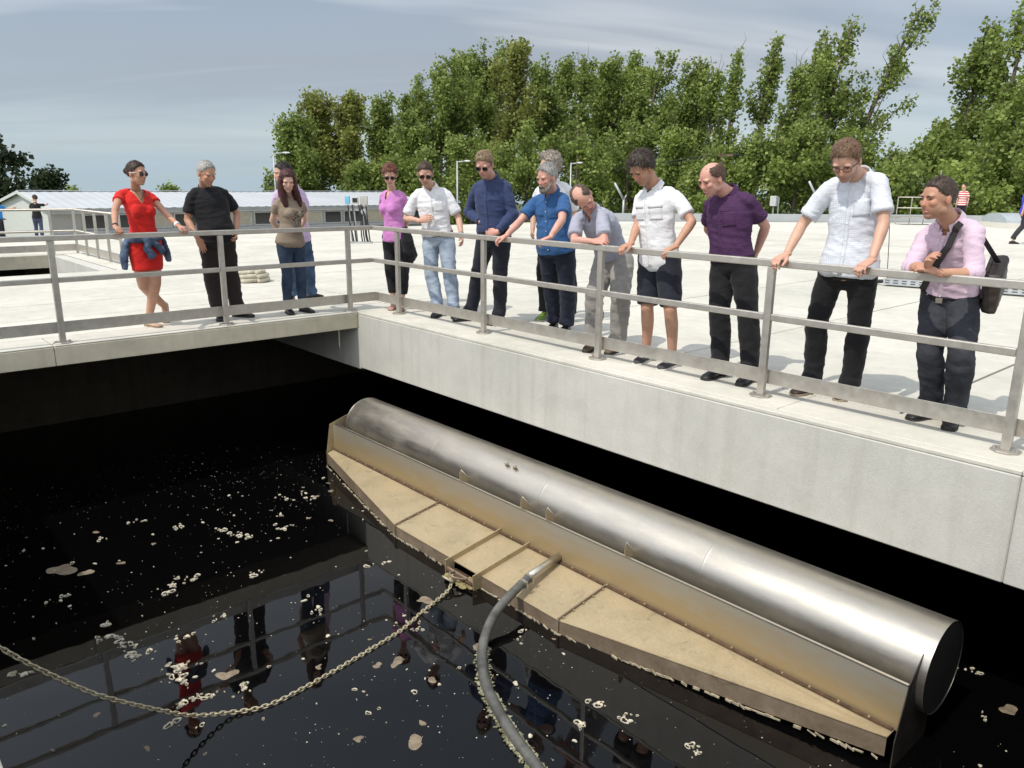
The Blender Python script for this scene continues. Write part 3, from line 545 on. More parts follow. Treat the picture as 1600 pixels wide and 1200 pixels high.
def folds(m):      # crisp fold relief on top of the modelled wrinkles
    t = m.node_tree; b = t.nodes['Principled BSDF']; L = t.links.new; g = t.nodes.new('ShaderNodeTexCoord'); mp_ = t.nodes.new('ShaderNodeMapping'); mp_.inputs['Rotation'].default_value = (.3, .5, .4); mp_.inputs['Scale'].default_value = (1, 1, 2.2); L(g.outputs['Object'], mp_.inputs[0])
    n = t.nodes.new('ShaderNodeTexNoise'); n.inputs['Scale'].default_value = 8; n.inputs['Detail'].default_value = 2; n.inputs['Distortion'].default_value = 1.3; L(mp_.outputs[0], n.inputs['Vector'])
    s_ = t.nodes.new('ShaderNodeMath'); s_.operation = 'SUBTRACT'; s_.inputs[1].default_value = .5; L(n.outputs['Fac'], s_.inputs[0]); a_ = t.nodes.new('ShaderNodeMath'); a_.operation = 'ABSOLUTE'; L(s_.outputs[0], a_.inputs[0]); p_ = t.nodes.new('ShaderNodeMath'); p_.operation = 'POWER'; p_.inputs[1].default_value = .6; L(a_.outputs[0], p_.inputs[0])
    bp = t.nodes.new('ShaderNodeBump'); bp.inputs['Strength'].default_value = .22; bp.inputs['Distance'].default_value = .022; L(p_.outputs[0], bp.inputs['Height'])
    old = b.inputs['Normal'].links
    if old: L(old[0].from_socket, bp.inputs['Normal'])
    L(bp.outputs[0], b.inputs['Normal']); return m
def cloth(name, c, rough=.85, var=.07, scale=12):
    if 'cloth_' + name in MATS: return MATS['cloth_' + name]
    return folds(M('cloth_' + name, c, rough, var=var, scale=scale, bump=.12, bscale=700, spec=.2, sheen=.1))
def denim(name, c, c2):
    return MATS['denim_' + name] if 'denim_' + name in MATS else folds(M('denim_' + name, c, .85, var=.25, scale=5, col2=c2, bump=.15, bscale=500, spec=.2))
def check(name, base, line, scale=90., width=.18, amt=.5):
    m, t, b, N, L = nodes('check_' + name); g = N('ShaderNodeTexCoord'); s = N('ShaderNodeSeparateXYZ'); L(g.outputs['Object'], s.inputs[0]); prev = None
    xy = N('ShaderNodeMath', operation='ADD'); L(s.outputs['X'], xy.inputs[0]); L(s.outputs['Y'], xy.inputs[1])
    outs = []
    for src in (xy.outputs[0], s.outputs['Z']):
        a = N('ShaderNodeMath', operation='MULTIPLY'); L(src, a.inputs[0]); a.inputs[1].default_value = scale
        fr = N('ShaderNodeMath', operation='FRACT'); L(a.outputs[0], fr.inputs[0]); lt = N('ShaderNodeMath', operation='LESS_THAN'); L(fr.outputs[0], lt.inputs[0]); lt.inputs[1].default_value = width; outs.append(lt.outputs[0])
    ad = N('ShaderNodeMath', operation='ADD'); L(outs[0], ad.inputs[0]); L(outs[1], ad.inputs[1]); ml = N('ShaderNodeMath', operation='MULTIPLY'); L(ad.outputs[0], ml.inputs[0]); ml.inputs[1].default_value = amt
    mixn = N('ShaderNodeMix', data_type='RGBA'); L(ml.outputs[0], mixn.inputs[0]); mixn.inputs[6].default_value = c4(base); mixn.inputs[7].default_value = c4(line)
    L(mixn.outputs[2], b.inputs['Base Color']); b.inputs['Roughness'].default_value = .85; b.inputs['Specular IOR Level'].default_value = .2
    return folds(m)
def hair_mat(name, c, c2=None): return M('hair_' + name, c, .55, var=.4, scale=60, col2=c2, bump=.15, bscale=140, stretch=(1, 1, .35), spec=.4)

RT = np.array([.666, .746, .010])
def face_dir(H, tcw, ir, upw):
    c = CAM - H; c[2] = 0; c = unit(c); r = unit([RT[0], RT[1], 0]); return unit(c * tcw + r * ir + np.array([0, 0, upw]))

def hand(geo, W, d, pn, side, g=1., curl=(25, 30, 20), spread=5, thumb_in=.4, thumb_down=.35):
    """W wrist, d direction wrist->knuckles, pn palm normal, side +1 = thumb lies along +lat where lat = d x pn * side"""
    d = unit(d); pn = unit(pn - d * (np.asarray(pn) @ d)); lat = np.cross(d, pn) * side   # towards thumb
    L_ = .092 * g
    geo.tube([W - d * .03, W, W + d * L_ * .35, W + d * L_ * .75, W + d * L_ * 1.02], [(.026 * g, .022 * g), (.027 * g, .020 * g), (.036 * g, .018 * g), (.040 * g, .015 * g), (.036 * g, .011 * g)], lat=lat, n=14)
    for i, (off, ln, ra) in enumerate(((.030, .074, .0092), (.0105, .083, .0096), (-.009, .078, .0092), (-.028, .060, .0082))):
        a = R(spread * (1.5 - i) * .5); dd = unit(d * math.cos(a) + lat * math.sin(a)); p = W + d * L_ * (.97 if i in (1, 2) else .92) + lat * off * g; pts = [p - dd * .01]; rr = [ra * g]
        ang = 0
        pts.append(p); rr.append(ra * g * 1.03)
        for fr, c in zip((.45, .31, .24), curl):
            ang += R(c); p = p + (dd * math.cos(ang) + pn * math.sin(ang)) * ln * fr * g; pts.append(p); rr.append(ra * g * (1 - .12 * (len(pts) - 2)))
        geo.tube(pts, rr, n=8); geo.sph(pts[-1], rr[-1] * .98, 8, 6)
        for p_ in pts[1:-1]: geo.sph(p_, ra * g * .98, 8, 6)
    b = W + d * L_ * .22 + lat * .026 * g + pn * .006 * g; d1 = unit(d * .75 + lat * (.75 - thumb_in) + pn * thumb_down); d2 = unit(d * .95 + lat * (.25 - thumb_in * .6) + pn * thumb_down * 1.1)
    pts = [b - d1 * .01, b + d1 * .034 * g, b + d1 * .034 * g + d2 * .03 * g, b + d1 * .034 * g + d2 * .055 * g]
    geo.tube(pts, [.014 * g, .0125 * g, .011 * g, .0085 * g], n=8); geo.sph(pts[-1], .0084 * g, 8, 6)
    for p_ in pts[1:3]: geo.sph(p_, .0118 * g, 8, 6)

def joinmesh(name, metas, off):
    V = []; F = []; n = 0
    for me in metas:
        v = getV(me); V.append(v - off); 
        for p in me.polygons: F.append(tuple(i + n for i in p.vertices))
        n += len(v)
    out = bpy.data.meshes.new(name); out.from_pydata(np.concatenate(V).tolist(), [], F); out.polygons.foreach_set('use_smooth', [True] * len(out.polygons)); out.update()
    for me in metas: bpy.data.meshes.remove(me)
    return out

def patch(bvh, c, ax, ay, nrm, w, h, off=.004, nx=5, ny=7):
    """grid of w x h projected along -nrm onto the surface"""
    V = []; c, ax, ay, nrm = [np.asarray(v, float) for v in (c, ax, ay, nrm)]
    for j in range(ny):
        for i in range(nx):
            p = c + ax * w * (i / (nx - 1) - .5) + ay * h * (j / (ny - 1) - .5)
            loc, nn, ix, ds = bvh.ray_cast(Vector(p + nrm * .35), Vector(-nrm), .7)
            q = np.array(loc) if loc is not None else p
            V.append(q + nrm * off)
    g_ = Geo(); F = [(j * nx + i, j * nx + i + 1, (j + 1) * nx + i + 1, (j + 1) * nx + i) for j in range(ny - 1) for i in range(nx - 1)]
    V2 = [v - nrm * off * 1.5 for v in V]; n = len(V); edge = [i for i in range(nx)] + [j * nx + nx - 1 for j in range(1, ny)] + [(ny - 1) * nx + i for i in range(nx - 2, -1, -1)] + [j * nx for j in range(ny - 2, 0, -1)]
    F += [(edge[k], edge[k - 1], n + edge[k - 1], n + edge[k]) for k in range(len(edge))]
    return g_.add(V + V2, F)

def person(J, S):
    J = {k: np.array(v, float) for k, v in J.items()}
    for s in ('sR', 'sL'): d_ = J['N'] - J[s]; J[s] = J[s] + d_ * S.get('narrow', .13) * np.array([1, 1, 0]) - np.array([0, 0, .012])
    h = S.get('h', 1.78); g = h / 1.78; bl = S.get('build', 1.0); fem = S.get('fem', 0)
    vox = S.get('vox', 1.0); Z = np.array([0, 0, 1.]); base = (J['aR'] + J['aL']) / 2; base[2] = 0
    root = empty('person', base, 0, S['label'], 'person', S.get('group')); off = base
    skin = skin_mat(S.get('skin', 'fair'), {'fair': (.58, .35, .255), 'pink': (.61, .335, .26), 'tan': (.50, .275, .185), 'light': (.64, .42, .325)}[S.get('skin', 'fair')])
    def part(name, me, mat, parent=root, ready=False):
        if not ready: setV(me, getV(me) - off)
        o = new_obj(name, me, parent, mat); return o
    hm = (J['hR'] + J['hL']) / 2; N_ = J['N']; sm_ = (J['sR'] + J['sL']) / 2; latS = unit(J['sL'] - J['sR']); latH = unit(J['hL'] - J['hR'])
    up = unit(N_ - hm); fwd = unit(np.cross((latS + latH) / 2, up))
    belly = S.get('belly', 0.)
    def spine(t): return lerp(hm, N_, t) + fwd * (.018 * math.sin(math.pi * min(max(t, 0), 1)) + S.get('hunch', 0) * -math.sin(math.pi * min(max(t, 0), 1)))
    prof = [(-.17, .10, .085), (-.06, .163, .112), (.08, .162, .110), (.22, .146, .102), (.36, .138, .098), (.52, .150, .108), (.66, .158, .114), (.80, .155, .104), (.90, .125, .086), (.97, .082, .068), (1.03, .062, .06)]
    if fem: prof = [(-.17, .10, .09), (-.06, .172, .116), (.08, .165, .110), (.22, .138, .094), (.36, .118, .085), (.52, .128, .095), (.66, .140, .114), (.80, .136, .096), (.90, .108, .078), (.97, .08, .062), (1.03, .055, .054)]
    def torso(geo, t0, t1, infl, mul=1., hemflare=0., n=28, bl_=None):
        path = []; rad = []; lat = []; ts = [t0] + [p[0] for p in prof if t0 + .02 < p[0] < t1 - .02] + [t1]
        for t in ts:
            w = np.interp(t, [p[0] for p in prof], [p[1] for p in prof]) * g * bl; d = np.interp(t, [p[0] for p in prof], [p[2] for p in prof]) * g * (bl * .5 + .5)
            bb = belly * math.exp(-((t - .24) / .2) ** 2); ex = hemflare * max(0, 1 - abs(t - t0) / .25) if hemflare else 0
            path.append(spine(t) + fwd * bb * .6); rad.append((w * mul + infl + ex, d * mul + infl + ex + bb * .6)); lat.append(unit(lerp(latH, latS, min(max(t, 0), 1))))
        geo.tube(path, rad, lat=lat, n=n)
    def armpath(s, f0=0., f1=2.):
        A, B, C = J['s' + s], J['e' + s], J['w' + s]; P_ = []
        for f in np.linspace(f0, f1, max(3, int((f1 - f0) * 6) + 1)): P_.append((lerp(A, B, f) if f <= 1 else lerp(B, C, f - 1), f))
        return P_
    ar = [(0, .047), (.3, .046), (.7, .042), (1.0, .038), (1.25, .040), (1.6, .033), (2., .026)]
    if fem: ar = [(a, r * .93) for a, r in ar]
    ra = lambda f: np.interp(f, [a for a, _ in ar], [r for _, r in ar]) * g * (.5 + .5 * bl)
    lr = [(0, .084), (.3, .080), (.7, .064), (1.0, .055), (1.3, .056), (1.6, .046), (2.0, .036)]
    rl = lambda f: np.interp(f, [a for a, _ in lr], [r for _, r in lr]) * g * (.5 + .5 * bl) * (1.07 if fem else 1.)
    def legpath(s, f0=0., f1=2.):
        A, B, C = J['h' + s], J['k' + s], J['a' + s]; P_ = []
        for f in np.linspace(f0, f1, max(3, int((f1 - f0) * 7) + 1)):
            p = lerp(A, B, f) if f <= 1 else lerp(B, C, f - 1); P_.append((p - fwd * (.016 * math.sin(math.pi * max(0, f - 1))) * g, f))
        return P_
    # ---- body (one mesh: trunk, limbs, head, hands)
    b = Geo(); torso(b, -.17, 1.03, -.012)
    for s in 'RL':
        b.sph(J['s' + s] - up * .026 + unit(N_ - J['s' + s]) * .02, ra(0) * .84, 14, 10); b.tube([lerp(N_, J['s' + s], .25) - up * .018, J['s' + s] - up * .028], [.038 * g, .032 * g], n=12)
        P_ = armpath(s); b.tube([p - up * .022 * max(0, 1 - f * 2) for p, f in P_], [ra(f) * (.86 if f < .3 else 1) for _, f in P_], n=14); b.sph(J['e' + s], ra(1) * 1.0, 12, 8)
        P_ = legpath(s); thin = 1. if S.get('legs') else .86
        b.tube([p for p, _ in P_], [rl(f) * thin for _, f in P_], n=16); b.sph(J['k' + s], rl(1) * thin, 12, 8)
        dft = J['t' + s] - J['a' + s]; b.tube([J['a' + s] + Z * .02, J['a' + s] - Z * .03, J['a' + s] - Z * .035 + dft * .6], [.035 * g, .034 * g, (.03 * g, .02 * g)], n=12)
    metas = [remesh(b, .0132 * vox, 3)]
    # ---- head
    Hc = J['H']; F_ = face_dir(Hc, *S['face']); Uh = unit(S['hup']) if 'hup' in S else Z; Uh = unit(Uh - F_ * (Uh @ F_)); Sd = np.cross(Uh, F_)   # Sd = head's left
    hs = S.get('hs', 1.10) * (.95 if fem else 1.0) * (.5 + .5 * g); 
    def hp_(s, f, u): return Hc + (Sd * s + F_ * f + Uh * u) * hs
    hg = Geo()
    hg.ell(hp_(0, -.008, .028), [Sd * .074 * hs, F_ * .095 * hs, Uh * .088 * hs], 24, 16)
    hg.ell(hp_(0, .030, -.030), [Sd * .058 * hs, F_ * .060 * hs, Uh * .078 * hs], 20, 14)
    hg.ell(hp_(0, .055, -.085), [Sd * .030 * hs, F_ * .028 * hs, Uh * .024 * hs], 14, 10)
    hg.tube([hp_(0, .082, .012), hp_(0, .096, -.018), hp_(0, .099, -.030)], [(.008 * hs, .008 * hs), (.011 * hs, .010 * hs), (.015 * hs, .011 * hs)], lat=Sd, n=10)
    for sg in (-1, 1):
        hg.ell(hp_(.036 * sg, .062, -.015), [Sd * .024 * hs, F_ * .024 * hs, Uh * .022 * hs], 12, 8)          # cheek
        hg.ell(hp_(.030 * sg, .076, .026), [Sd * .026 * hs, F_ * .014 * hs, Uh * .010 * hs], 12, 8)           # brow
        hg.ell(hp_(.076 * sg, -.006, -.004), [Sd * .010 * hs, (F_ * .9 - Uh * .2) * .019 * hs, Uh * .031 * hs], 12, 8)
        hg.ell(hp_(.044 * sg, -.002, -.058), [Sd * .020 * hs, F_ * .040 * hs, Uh * .026 * hs], 12, 8)          # jaw
    nr = (.047 if fem else .057) * g
    hg.tube([lerp(N_, Hc, -.22), lerp(N_, hp_(0, -.025, -.06), .5), hp_(0, -.02, -.045)], [nr * 1.22, nr, nr * .96], n=16)
    hd = remesh(hg, .0062 * vox, 3); hb_ = bvh_of(hd); metas.append(hd)
    # ---- hands
    for s in 'RL':
        st = S.get('hand' + s, ('hang',)); fa = unit(J['w' + s] - J['e' + s]); sgn = 1 if s == 'R' else -1
        ha = Geo(); kind = st[0]; hgs = g * (.9 if fem else 1.0); Wp = J['w' + s]
        if kind == 'rail': dr = unit(np.array(st[1], float)); hand(ha, Wp + dr * .005, dr, (0, 0, -1.), sgn * 1, hgs, (38, 48, 30), 9, .15, .3)
        elif kind == 'hang': hand(ha, Wp, fa, -latS * (-1 if s == 'R' else 1) if len(st) < 2 else np.array(st[1], float), sgn, hgs, (22, 30, 22), 4)
        else: hand(ha, Wp, np.array(st[1], float), np.array(st[2], float), sgn * (st[4] if len(st) > 4 else 1), hgs, st[3], 7, .2, .25)
        if S.get('hands', True): metas.append(remesh(ha, .0046 * vox, 2))
    nb, nhd = len(metas[0].vertices), len(metas[1].vertices); hv = (getV(metas[1]) - Hc) / hs; hs_, hf_, hu_ = hv @ Sd, hv @ F_, hv @ Uh
    bme_ = joinmesh('body', metas, off); nv_ = len(bme_.vertices); ns_ = .75 + .25 * vnoise(hv * 60, 3)
    stub = np.zeros(nv_); flush = np.zeros(nv_); sm01 = lambda x: np.clip(x, 0, 1) ** 2 * (3 - 2 * np.clip(x, 0, 1))
    if not fem: stub[nb:nb + nhd] = sm01((-.028 - hu_) / .03) * sm01((hf_ + .02) / .04) * sm01((hu_ + .135) / .03) * ns_ * S.get('stubble', .45)
    flush[nb:nb + nhd] = np.clip(np.exp(-((hu_ + .02) / .028) ** 2) * sm01((hf_ - .03) / .05) * .8 + sm01((np.abs(hs_) - .066) / .01) * .8 + np.exp(-((hu_ - .065) / .03) ** 2) * .25 + np.exp(-((hu_ - .006) / .012) ** 2) * sm01((hf_ - .05) / .03) * .5, 0, 1) * ns_
    flush[nb + nhd:] = .35
    for nm_, ar_ in (('stubble', stub), ('flush', flush)): at_ = bme_.attributes.new(nm_, 'FLOAT', 'POINT'); at_.data.foreach_set('value', ar_.astype(np.float32))
    part('body', bme_, skin, ready=True)
    # ---- face details
    def onface(s, u):
        o_ = hp_(s, .3, u); loc, nn, ix, ds = hb_.ray_cast(Vector(o_), Vector(-F_), .5); return np.array(loc) if loc is not None else hp_(s, .09, u)
    hcol = S['hair']; hmat = hair_mat(hcol[0], hcol[1], hcol[2] if len(hcol) > 2 else None)
    if S.get('facedetail', True):
        for sg in (-1, 1):
            c = onface(.030 * sg, .006); e = Geo().ell(c - F_ * .002, [Sd * .012 * hs, F_ * .0035 * hs, Uh * .0042 * hs], 12, 8); eo = part('eye', e.mesh('eye', None, True), M('eye_lid', (.22, .11, .08), .5))
            part('iris', Geo().ell(c + F_ * .001, [Sd * .0055 * hs, F_ * .003 * hs, Uh * .0052 * hs], 10, 6).mesh('iris', None, True), M('iris_dark', (.03, .02, .015), .25), eo)
            pts = [onface(x * sg, y) + F_ * .001 for x, y in ((.014, .021), (.028, .026), (.043, .021))]; part('eyebrow', Geo().tube(pts, [.0035 * hs, .0042 * hs, .0028 * hs], n=6).mesh('eyebrow', None, True), hmat)
        pts = [onface(x, -.064 + (.002 if abs(x) < .01 else 0)) for x in (-.024, -.012, 0, .012, .024)]
        part('lips', Geo().tube(pts, [.003, .0062 * hs, .0068 * hs, .0062 * hs, .003], n=8).mesh('lips', None, True), M('lips', (.42, .16, .13), .5))
    # ---- hair
    nh, mh = 56, 40; V = []; F = []; hk = S.get('hairstyle', 'short'); rs = np.random.RandomState(S.get('seed', 1))
    for j in range(mh + 1):
        ph = math.pi * j / mh
        for k in range(nh):
            th = 2 * math.pi * k / nh; s_, f_, u_ = math.sin(ph) * math.cos(th), math.sin(ph) * math.sin(th), math.cos(ph); V.append((s_, f_, u_))
    D = np.array(V); s_, f_, u_ = D.T; nz = (vnoise(D * 9, S.get('seed', 1)) * .6 + vnoise(D * 21, S.get('seed', 1) + 5) * .4) if hk == 'curly' else (vnoise(D * 5, S.get('seed', 1)) * .75 + vnoise(D * 13, S.get('seed', 1) + 5) * .25); nzs = vnoise(D * np.array([14, 14, 4.]), S.get('seed', 1) + 3)
    thr = np.interp(f_, [-1, -.35, .0, .45, .7, 1], [-.74, -.66, -.30, .04, .47, .58]) + S.get('recede', 0) * np.clip(f_, 0, 1) + .05 * nz
    if hk in ('balding', 'bald'): thr = np.where(f_ > -.2, thr + 0, thr)
    tk = {'short': .012, 'crop': .007, 'curly': .035, 'tousled': .024, 'long': .018, 'sleek': .008, 'wavy': .018, 'balding': .008, 'bald': .006}[hk]
    m_ = np.clip((u_ - thr) / .16, 0, 1); m_ = m_ * m_ * (3 - 2 * m_); top = np.clip((u_ + .1) / .9, 0, 1)
    if hk == 'balding': m_ = m_ * np.clip((.80 + .12 * nz - u_) / .25, 0, 1) * np.clip((.6 + .15 * nz - f_) / .3, 0, 1)
    if hk == 'bald': m_ = m_ * np.clip((.80 - u_ + .1 * nz) / .25, 0, 1) * np.clip((.6 - f_) / .25, 0, 1)
    amp = {'short': .35, 'crop': .25, 'curly': .8, 'tousled': .18, 'long': .15, 'sleek': .12, 'wavy': .5, 'balding': .2, 'bald': .2}[hk]
    thick = tk * (.55 + .6 * top) * (1 + amp * nz * 1.2 + .25 * nzs)
    if hk == 'tousled': thick = thick + .012 * np.clip(f_, 0, 1) * np.clip(u_, 0, 1)
    rr = np.where(m_ > .001, m_ * (thick + .004) - .004, -.014)
    P_ = np.outer(s_ * (.076 + rr), Sd) + np.outer(f_ * (.097 + rr), F_) + np.outer(u_ * (.090 + rr), Uh); P_ = P_ * hs + hp_(0, -.008, .028)
    F = [(j * nh + k, (j + 1) * nh + k, (j + 1) * nh + (k + 1) % nh, j * nh + (k + 1) % nh) for j in range(mh) for k in range(nh)]
    hgeo = Geo().add(P_, F); ok = np.where((m_ > .22) & (rr > -.002))[0]; ctr_h = hp_(0, -.008, .028)
    SL = {'short': (.020, .35), 'crop': (.010, .4), 'curly': (.022, .8), 'tousled': (.032, .45), 'long': (.02, .05), 'sleek': (.012, .05), 'wavy': (.028, .35), 'balding': (.012, .3), 'bald': (.009, .3)}[hk]
    sv = []; sf = []
    if len(ok):
        for q in range(1500):
            i0 = ok[rs.randint(len(ok))]; p = P_[i0] + rs.randn(3) * .004; nrm_ = unit(p - ctr_h); dn = -Uh * .8 - F_ * .5 * (1 if f_[i0] < .2 else -1.2) + rs.randn(3) * (.6 if hk == 'curly' else .22); dn = unit(dn - nrm_ * (dn @ nrm_)); d_ = unit(dn + nrm_ * SL[1] * rs.uniform(.5, 1.5)); ln_ = SL[0] * rs.uniform(.6, 1.3); w_ = np.cross(d_, nrm_) * rs.uniform(.0012, .0026)
            b0 = len(sv); sv += [p - w_ - nrm_ * .004, p + w_ - nrm_ * .004, p + d_ * ln_ * .6 + w_ * .7 - nrm_ * ln_ * .05, p + d_ * ln_ * .6 - w_ * .7 - nrm_ * ln_ * .05, p + d_ * ln_ - nrm_ * ln_ * .18]; sf += [(b0, b0 + 1, b0 + 2, b0 + 3), (b0 + 3, b0 + 2, b0 + 4)]
        hgeo.add(sv, sf)
    ho = part('hair', hgeo.mesh('hair', None, True), hmat)
    if hk == 'baldx': part('hair_tuft', Geo().ell(hp_(.01, .055, .100), [Sd * .013, F_ * .016, Uh * .006], 12, 8).mesh('hair_tuft', None, True), hmat, ho)
    if hk == 'long':
        lg = Geo()
        for sg in (-1, 1):
            for q, (a, b_) in enumerate(((.062, .035), (.068, .0), (.060, -.04))):
                e = N_ - up * (.13 if q < 2 else .10) + latS * sg * (.085 - .02 * q) + fwd * (.085 if q == 0 else .05 if q == 1 else -.05)
                p0 = hp_(a * sg, b_, .05); p1 = hp_((a + .012) * sg, b_ - .005, -.05); p2 = lerp(p1, e, .55) + latS * sg * .012
                lg.tube(catmull([p0, p1, p2, e], 5), [.028 + .006 * math.sin(i * .2) for i in range(15)] + [.012], n=10)
        lg.ell(hp_(0, -.07, -.05), [Sd * .075, F_ * .045, Uh * .10], 14, 10)
        me = remesh(lg, .008, 2); V_ = getV(me); Nn = getN(me); V_ += Nn * (vnoise(V_ * np.array([70, 70, 9.]), 4) * .005)[:, None]; setV(me, V_); part('hair_length', me, hmat, ho)
    if hk == 'sleek': part('hair_bun', Geo().ell(hp_(0, -.115, .02), [Sd * .035, F_ * .032, Uh * .034], 14, 10).mesh('hair_bun', None, True), hmat, ho)
    if hk == 'wavy':
        part('hair_back', remesh(Geo().ell(hp_(0, -.075, -.02), [Sd * .072, F_ * .05, Uh * .085], 16, 12), .009, 1), hmat, ho)
    if S.get('beard'):
        bg_ = Geo(); bg_.ell(hp_(0, .072, -.092), [Sd * .040, F_ * .034, Uh * .036], 14, 10)
        for sg in (-1, 1):
            bg_.tube([hp_(.068 * sg, .008, -.01), hp_(.064 * sg, .028, -.045), hp_(.050 * sg, .055, -.078), hp_(.02 * sg, .08, -.095)], [.009, .014, .020, .024], n=10)
            bg_.tube([hp_(.034 * sg, .082, -.070), hp_(.028 * sg, .088, -.055), hp_(.012 * sg, .101, -.045), hp_(0, .104, -.044)], [.012, .010, .010, .009], n=8)
        me = remesh(bg_, .006, 1); V_ = getV(me); V_ += getN(me) * (vnoise(V_ * 90, 3) * .003)[:, None]; setV(me, V_); part('beard', me, hair_mat('beard' + hcol[0], S['beard']))
    if S.get('glasses'):
        gk = S['glasses']; gl = empty('tmp'); bpy.data.objects.remove(gl)
        lm = M('lens_' + gk, (.012, .010, .010), .08, spec=.6) if gk == 'sun' else M('lens_clear', (.45, .42, .40), .05, spec=.8); fm = M('frame_dark', (.02, .02, .022), .35)
        fg_ = Geo()
        for sg in (-1, 1):
            a = hp_(.058 * sg, .075, .012); fg_.tube([a, hp_(.078 * sg, .03, .012), hp_(.080 * sg, -.02, .008)], [.0035] * 3, n=6)
        fg_.tube([hp_(-.012, .098, .012), hp_(0, .101, .015), hp_(.012, .098, .012)], .0028, n=6)
        if gk != 'sun':
            for sg in (-1, 1): fg_.tube([hp_(.032 * sg + .024 * math.cos(a), .094 - .012 * abs(math.cos(a) * sg + 1) * .4, .003 + .016 * math.sin(a)) for a in np.linspace(0, 2 * math.pi, 15)], .0022, n=5)
        go_ = part('glasses' if gk != 'sun' else 'sunglasses', fg_.mesh('glasses', None, True), fm if not S.get('whiteframe') else M('frame_white', (.7, .68, .62), .4))
        if gk == 'sun':
            for sg in (-1, 1): part('lens', Geo().ell(hp_(.033 * sg, .088, .002), [Sd * .028 * hs, F_ * .006 * hs - Sd * sg * .003, Uh * .021 * hs], 16, 8).mesh('lens', None, True), lm, go_)
    # ---- upper garment
    T = S['top']; tm = T['mat']; tname = T['name']; sl_ = T.get('sleeve', .62); infl = T.get('infl', .012); t0 = T.get('t0', -.16); loose = T.get('loose', 1.)
    tg_ = Geo(); torso(tg_, t0, .965, infl, 1.03, hemflare=T.get('flare', .018 if t0 < .05 else .0))
    for s in 'RL':
        sh_ = J['s' + s]; tg_.sph(sh_ - up * .016 + unit(N_ - sh_) * .012, ra(0) * .96 + infl * .35, 16, 10)
        tg_.tube([N_ - up * .035 + (sh_ - N_) * .18, lerp(N_, sh_, .6) - up * .008, sh_], [.050 * g, .046 * g + infl * .2, ra(0) * .80 + infl * .3], n=14)
        tg_.tube([spine(.72) + unit(sh_ - N_) * .05, sh_ - up * .02], [.080 * g, ra(0) * .88 + infl * .3], n=12)
        P_ = armpath(s, 0, sl_); k_ = len(P_)
        tg_.tube([p - up * .012 * (1 - min(1, f * 2)) for p, f in P_], [ra(f) * 1.0 + infl * .35 + (.012 * loose * (i / (k_ - 1)) if sl_ < 1.2 else .004 * loose) - (.006 if (sl_ > 1.2 and i == k_ - 1) else 0) for i, (_, f) in enumerate(P_)], n=18)
        if sl_ > 1: tg_.sph(J['e' + s], ra(1) + infl + .008, 12, 8)
    if T.get('skirt') is not None:
        hz = T['skirt']; kk = (J['kR'] + J['kL']) / 2; e = lerp(hm, kk, hz)
        tg_.tube([spine(.05), hm, lerp(hm, e, .5), e], [(.166 * g * bl + infl, .118 * g + infl), (.176 * g + infl, .125 * g + infl), (.172 * g, .125 * g), (.158 * g, .122 * g)], lat=[latH] * 4, n=28)
    if fem:
        for sg in (-1, 1): tg_.ell(spine(.62) + latS * sg * .068 * g + fwd * .088 * g, [latS * .062 * g, fwd * .055 * g, up * .066 * g], 14, 10)
    tme = remesh(tg_, .0095 * vox, 5); wrinkle(tme, 1.4 * T.get('wr', .006), S.get('seed', 1), freq=T.get('freq', 7.5))
    vd = T.get('vneck', 0)
    bv_t = bvh_of(tme)
    nc = N_ - up * (.0 if not vd else 0)
    def vcut(V_):
        r_ = V_ - N_; a = r_ @ latS; f2 = r_ @ fwd; z2 = r_ @ up
        return (f2 > .0) & (np.abs(a) < (z2 + vd) * T.get('vw', .55)) & (z2 > -vd)
    if vd: cutfaces(tme, vcut)
    to = part(tname, tme, tm)
    nrm = fwd
    if T.get('collar'):
        cg = Geo(); V = []; nn = 25; ax = unit(lerp(up, unit(Hc - N_), .6)); ca = unit(latS - ax * (latS @ ax)); cf = np.cross(ca, ax); gap = T.get('gap', .42)
        ctr = N_ + ax * .026 + cf * .008
        for i in range(nn):
            th = gap + (2 * math.pi - 2 * gap) * i / (nn - 1); dr = cf * math.cos(th) + ca * math.sin(th); fr = max(0, math.cos(th)); e_ = min(i, nn - 1 - i)
            tip = 1.0 if e_ < 3 else 0
            r0 = nr * 1.22; V += [ctr + dr * r0 + ax * (.030 - .022 * fr), ctr + dr * (r0 + .006) + ax * (.040 - .024 * fr), ctr + dr * (r0 + .024 + .016 * fr) + ax * (-.004 - .040 * fr - tip * .028), ctr + dr * (r0 + .017 + .012 * fr) + ax * (-.008 - .040 * fr - tip * .028)]
        F = [(i * 4 + k, (i + 1) * 4 + k, (i + 1) * 4 + (k + 1) % 4, i * 4 + (k + 1) % 4) for i in range(nn - 1) for k in range(4)] + [(3, 2, 1, 0), tuple((nn - 1) * 4 + k for k in range(4))]
        part('collar', Geo().add(V, F).mesh('collar'), T.get('cmat', tm), to)
    elif T.get('ring'):
        cg = Geo(); ax = unit(lerp(up, unit(Hc - N_), .5)); ca = unit(latS - ax * (latS @ ax)); cf = np.cross(ca, ax); ctr = N_ + ax * .0
        cg.tube([ctr + ca * (nr * 1.25) * math.cos(a) + cf * (nr * 1.3) * math.sin(a) + ax * (.012 - .022 * math.sin(a)) for a in np.linspace(0, 2 * math.pi, 25)], .0085, n=8); part('neckband', cg.mesh('neckband', None, True), tm, to)
